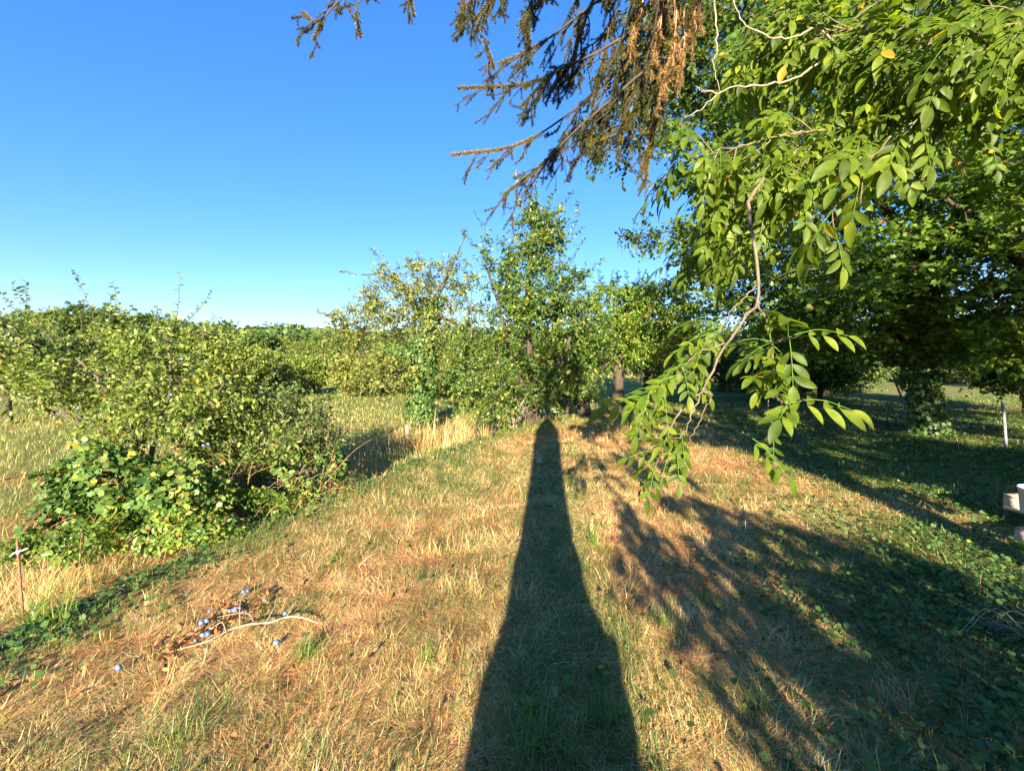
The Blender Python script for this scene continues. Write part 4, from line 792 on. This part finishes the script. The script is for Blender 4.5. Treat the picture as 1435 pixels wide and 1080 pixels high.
# ------------------------------------------------------------------ walnut: near hanging branches
WB = np.array([3.6, -2.2, 0.]); thw = thing('walnut_tree', WB, 'walnut tree with large bright leaves hanging in from the upper right', 'tree')
g = Geo(); tube(g, spline([WB - [0, 0, .2], WB + [-.05, 0, 1.4], WB + [.05, .1, 2.8], WB + [0, .2, 4.6], WB + [.2, .2, 6.5]], 24), np.interp(np.linspace(0, 1, 24), [0, .1, .5, 1], [.3, .22, .18, .08]), 14); g.build('trunk', M['barkpale'], thw, smooth=True)
def compound(gl, gs, o, d, up, L=.24, lf=.11, pairs=3, rnd=.45):
    d = norm(d); up = norm(up - d * np.dot(up, d)); side = np.cross(d, up); droop = np.array([0, 0, -.25])
    P = spline([o, o + d * L * .5 + [0, 0, .01], o + d * L + droop * L * .5], 6); tube(gs, P, np.linspace(.0018, .001, 6), 4, cap=False)
    pos, dr, nr, s = [P[-1]], [norm(P[-1] - P[-2]) + [0, 0, -.15]], [up], [lf * 1.15]
    for k in range(pairs):
        t = .3 + .62 * k / max(1, pairs - 1 + .4); q = P[0] + (P[-1] - P[0]) * t
        for sg in (-1, 1):
            pos.append(q); dr.append(d * .62 + side * sg * .78 + droop * .9 + rng.normal(0, .12, 3)); nr.append(up + side * -sg * .15 + rng.normal(0, .22, 3)); s.append(lf * (.65 + .3 * t + .1 * rng.random()))
    n = len(pos); inst(gl, TW, np.array(pos), np.array(dr), np.array(nr), np.array(s), np.clip(np.minimum(rng.normal(rnd, .17, n), .86) + (rng.random(n) < .012) * .5, 0, 1))
TW = T_oval(.19, .055, 6, .26, .95)
def wbranch(pts, r0, nL, leaf=.11, L=.22, mat='barkpale', t0=.15, rnd=.45, hang=.4, spread=1., n2=0, l2=.3):
    gb, gl, gs = Geo(), Geo(), Geo(); P = spline(pts, 30); P[1:-1] += rng.normal(0, .0035, (28, 3)); tube(gb, P, np.linspace(r0, max(.0012, r0 * .3), 30) * (1 + .06 * rng.normal(0, 1, 30)), 7)
    src = [(P, t0)]
    for k in range(n2):
        t = t0 + (1 - t0) * (k + rng.random()) / n2; i = min(28, int(t * 29)); d = norm(norm(P[i + 1] - P[i]) + rng.normal(0, .5, 3) + [-.1, 0, -.15]); q = spline([P[i], P[i] + d * l2 * .5 + rng.normal(0, .02, 3), P[i] + d * l2 + [0, 0, -.06]], 8)
        tube(gb, q, np.linspace(.004, .002, 8), 5); src.append((q, .3))
    for k in range(nL):
        Q, a = src[rng.integers(len(src))] if n2 else src[0]; t = a + (1 - a) * rng.random(); i = min(len(Q) - 2, int(t * (len(Q) - 1))); ax_ = norm(Q[i + 1] - Q[i])
        d = norm(ax_ * .5 + rng.normal(0, .55 * spread, 3) + np.array([-.4, .05, -hang])); compound(gl, gs, Q[i], d, np.array([-.1, -.35, .9]) + rng.normal(0, .25, 3), L * (.75 + .4 * rng.random()), leaf * (.8 + .35 * rng.random()), 3, rnd + rng.normal(0, .07))
    bo = gb.build('bough', M[mat], thw, smooth=True)
    if nL: gl.build('foliage', M['walnut'], bo, smooth=True); (gs.build('stalks', M['weed'], bo) if nL > 7 else gs.build('stalk', M['weed'], bo))
W0 = np.array([3.5, -1.9, 3.0]); W1 = np.array([3.4, -1.8, 3.6])
J = at(1500, 30, 1.9)
wbranch([W0, W0 * .5 + J * .5 + [0, 0, .15], J, at(1400, 90, 2.0), at(1250, 170, 2.1), at(1130, 210, 2.1), at(1040, 240, 2.1)], .03, 260, n2=34, l2=.34, t0=.38, leaf=.07, L=.17)
wbranch([J, at(1400, 40, 1.8), at(1290, 60, 1.9), at(1200, 40, 2.0), at(1120, 60, 2.1)], .018, 260, n2=32, l2=.32, t0=.02, leaf=.072, L=.18)
wbranch([J, at(1420, -10, 1.9), at(1320, -30, 2.0), at(1200, -20, 2.1), at(1090, 20, 2.2)], .014, 200, n2=26, l2=.32, t0=.02, leaf=.072, L=.18)
wbranch([at(1250, 170, 2.1), at(1180, 220, 2.1), at(1100, 260, 2.15), at(1040, 290, 2.25), at(1000, 320, 2.35)], .012, 125, n2=22, l2=.28, t0=.1, leaf=.064, L=.16)
wbranch([at(1180, 180, 2.1), at(1100, 190, 2.0), at(1020, 210, 2.0), at(950, 230, 2.0)], .007, 40, n2=9, l2=.22, t0=.2, leaf=.075, L=.18)
wbranch([at(1330, 130, 2.05), at(1300, 160, 2.0), at(1250, 190, 1.9), at(1200, 250, 1.9), at(1170, 290, 1.95)], .005, 14, t0=.2, n2=4, l2=.18)
# bare pale twigs
wbranch([at(1170, 60, 2.0), at(1140, 40, 1.95), at(1110, 55, 1.9), at(1075, 50, 1.9), at(1045, 35, 1.9), at(1030, 5, 1.9), at(1035, -30, 1.9)], .0055, 0, mat='dead')
wbranch([at(1150, 85, 2.0), at(1120, 108, 1.9), at(1080, 118, 1.85), at(1020, 125, 1.85), at(985, 150, 1.85), at(958, 165, 1.85)], .0055, 0, mat='dead')
wbranch([at(1005, 130, 1.85), at(985, 128, 1.85), at(975, 120, 1.85)], .004, 0, mat='dead')
wbranch([at(1000, -20, 2.0), at(1005, 60, 2.0), at(1000, 90, 2.0), at(1010, 130, 2.0)], .004, 0, mat='dead')
# the hanging branch in the middle right
wbranch([at(1070, 250, 1.9), at(1050, 290, 1.75), at(1058, 360, 1.65), at(1062, 425, 1.6), at(1045, 445, 1.58), at(1015, 490, 1.55), at(985, 545, 1.5), at(950, 580, 1.5), at(925, 640, 1.5)], .0075, 0, t0=.3, mat='barkpale')
wbranch([at(1062, 425, 1.6), at(1078, 465, 1.58), at(1084, 500, 1.56), at(1080, 540, 1.5), at(1075, 585, 1.45), at(1112, 595, 1.4)], .004, 14, t0=.2, leaf=.056, L=.13, hang=.05)
wbranch([at(1020, 480, 1.55), at(970, 500, 1.55), at(940, 540, 1.5), at(905, 560, 1.5)], .003, 16, t0=.4, leaf=.056, L=.14)
wbranch([at(985, 545, 1.5), at(960, 600, 1.5), at(935, 630, 1.5), at(915, 650, 1.5)], .003, 14, t0=.3, leaf=.052, L=.13)
wbranch([at(1060, 400, 1.6), at(1030, 430, 1.6), at(1000, 470, 1.6), at(960, 500, 1.6)], .003, 16, t0=.3, leaf=.06, L=.15)
wbranch([at(1078, 550, 1.5), at(1100, 565, 1.35), at(1130, 560, 1.2)], .004, 2, t0=.6, leaf=.06, L=.12, rnd=.55, hang=0)
wbranch([at(1082, 480, 1.55), at(1100, 475, 1.45), at(1120, 470, 1.4)], .0035, 3, t0=.5, leaf=.085, L=.14)
wbranch([at(1050, 300, 1.75), at(1035, 340, 1.8), at(1010, 380, 1.9)], .003, 5, t0=.2, leaf=.07, L=.15)
wbranch([at(985, 545, 1.5), at(995, 560, 1.5), at(975, 600, 1.55), at(965, 620, 1.55)], .0035, 0)
for o_, d_, l_, rn in ((at(1105, 565, 1.25), [.9, -.1, .02], .085, .6), (at(1040, 605, 1.45), [.3, -.2, -.3], .07, .5), (at(920, 560, 1.5), [-.8, -.1, 0], .08, .6), (at(1110, 470, 1.4), [.9, -.1, .1], .07, .55)):
    gl, gs = Geo(), Geo(); compound(gl, gs, np.array(o_), np.array(d_, float), np.array([0, -.7, .7]), .17, l_, 3, rn)
    lf_ = gl.build('leaf', M['walnut'], thw, smooth=True); gs.build('stalk', M['weed'], lf_)

# unseen walnut crown and added hedge behind the camera, leaves shaped to shade the lawn
def shade_crown(parent, name, N, xr, zr, yr, size, fn, mat):
    x = xr[0] + (xr[1] - xr[0]) * rng.random(N); z = zr[0] + (zr[1] - zr[0]) * rng.random(N); y = yr[0] + (yr[1] - yr[0]) * rng.random(N)
    zp = z - (y + 3) * -math.tan(R(ELEV)) ; xp = x - (y + 3) * .0805           # where the ray through the leaf meets the plane y=-3
    k = rng.random(N) < fn(xp, zp); p = np.stack([x, y, z], -1)[k]; n = len(p); g = Geo()
    inst(g, T_OV, p, rng.normal(0, 1, (n, 3)) + [0, 0, -.3], rng.normal(0, .6, (n, 3)) + [0, -.5, .4], size * (.7 + .6 * rng.random(n)), np.clip(rng.normal(.45, .15, n), 0, .95)); g.build(name, mat, parent)
def hi(x): return np.interp(x, [.2, .8, 1.3, 2.5, 3.5, 4.3, 5.0], [2.2, 2.6, 2.5, 2.1, 1.75, 1.55, 4.5])
def lo(x): return np.interp(x, [.8, 1.5, 2.5, 4.3, 5.0], [9, 4.1, 3.6, 2.75, 2.0])
def f_low(x, z):
    nz = fbm(x, z, .45, 120); edge = z < hi(x) + (nz - .5) * .5
    den = sst(.25, .95, x) ; return edge * (x > .22) * np.where(x < 2.8, (nz > .6 - .12 * den), 1.0) * (.5 + .5 * den)
def f_feather(x, z):
    s = fbm(x + .12 * z, z * .45, .32, 150); return (x > .3) * (x < 2.4) * (z > 1.6) * (z < 3.7) * (s > .6) * .6
def f_high(x, z):
    nz = fbm(x, z, .6, 130); return (z > lo(x) + (nz - .5) * .6) * (x > .9) * (nz > .42) * .9
def f_hi2(x, z): return f_high(x, z) * np.where(z < 6.0, 1.0, fbm(x, z, .5, 140) > .54) * (z < np.interp(x, [1, 3, 4.5, 9], [6.3, 6.5, 8.5, 9.5]))
shade_crown(thw, 'crown', 60000, (.8, 10), (2.2, 9), (-4.0, -2.4), .13, f_hi2, M['walnut'])  # unseen crown, leaves kept by a mask where shade is wanted on the right
g = Geo()
for e in ([1.6, -3, 5], [5.5, -3, 5.5], [8.5, -3.2, 6.5], [3.5, -3.4, 7], [2.2, -2.8, 6]): tube(g, spline([WB + [0, 0, 2.4], (WB + [0, 0, 2.4]) * .5 + np.array(e) * .5 + [0, 0, .5], np.array(e)], 12), np.linspace(.1, .02, 12), 7)
tube(g, spline([WB + [0, 0, 2.2], WB + [-.05, .1, 2.7], W0], 6), .05, 7); g.build('limb', M['barkpale'], thw, smooth=True)
shade_crown(thw, 'shade_streak_leaves', 16000, (.2, 2.6), (1.3, 3.7), (-3.2, -2.6), .09, f_feather, M['walnut'])  # unseen leaves added to cast feathered streaks beside the trunk shadow
shade_crown(th, 'shadow_tip_leaves', 2600, (-.75, .5), (3.0, 5.0), (-1.5, -1.0), .055, lambda x, z: (z > 3.45) * (fbm(x, z, .3, 160) > .5) * np.exp(-((x + .2) / .32) ** 2), M['ivy'])  # unseen leaves added to break up the tip of the trunk shadow
hz = thing('shade_hedge', (2.8, -3, 0), 'unseen leafy hedge added behind the camera on the right to shade the near lawn', 'hedge')  # added out of view, its foliage shaped for the shade it casts
shade_crown(hz, 'foliage', 42000, (.1, 9), (0, 3.4), (-3.5, -2.6), .1, f_low, M['maple'])
g = Geo()
for k in range(30):
    s = np.array([rng.uniform(.7, 6), -3 + rng.normal(0, .1), -.05]); L = float(hi(s[0])) * .85 if s[0] < 5 else 2.8; tube(g, spline([s, s + [rng.normal(0, .1), 0, L * .5], s + [rng.normal(0, .2), rng.normal(0, .1), L]], 8), np.linspace(.018, .006, 8), 5)
g.build('stems', M['bark'], hz)
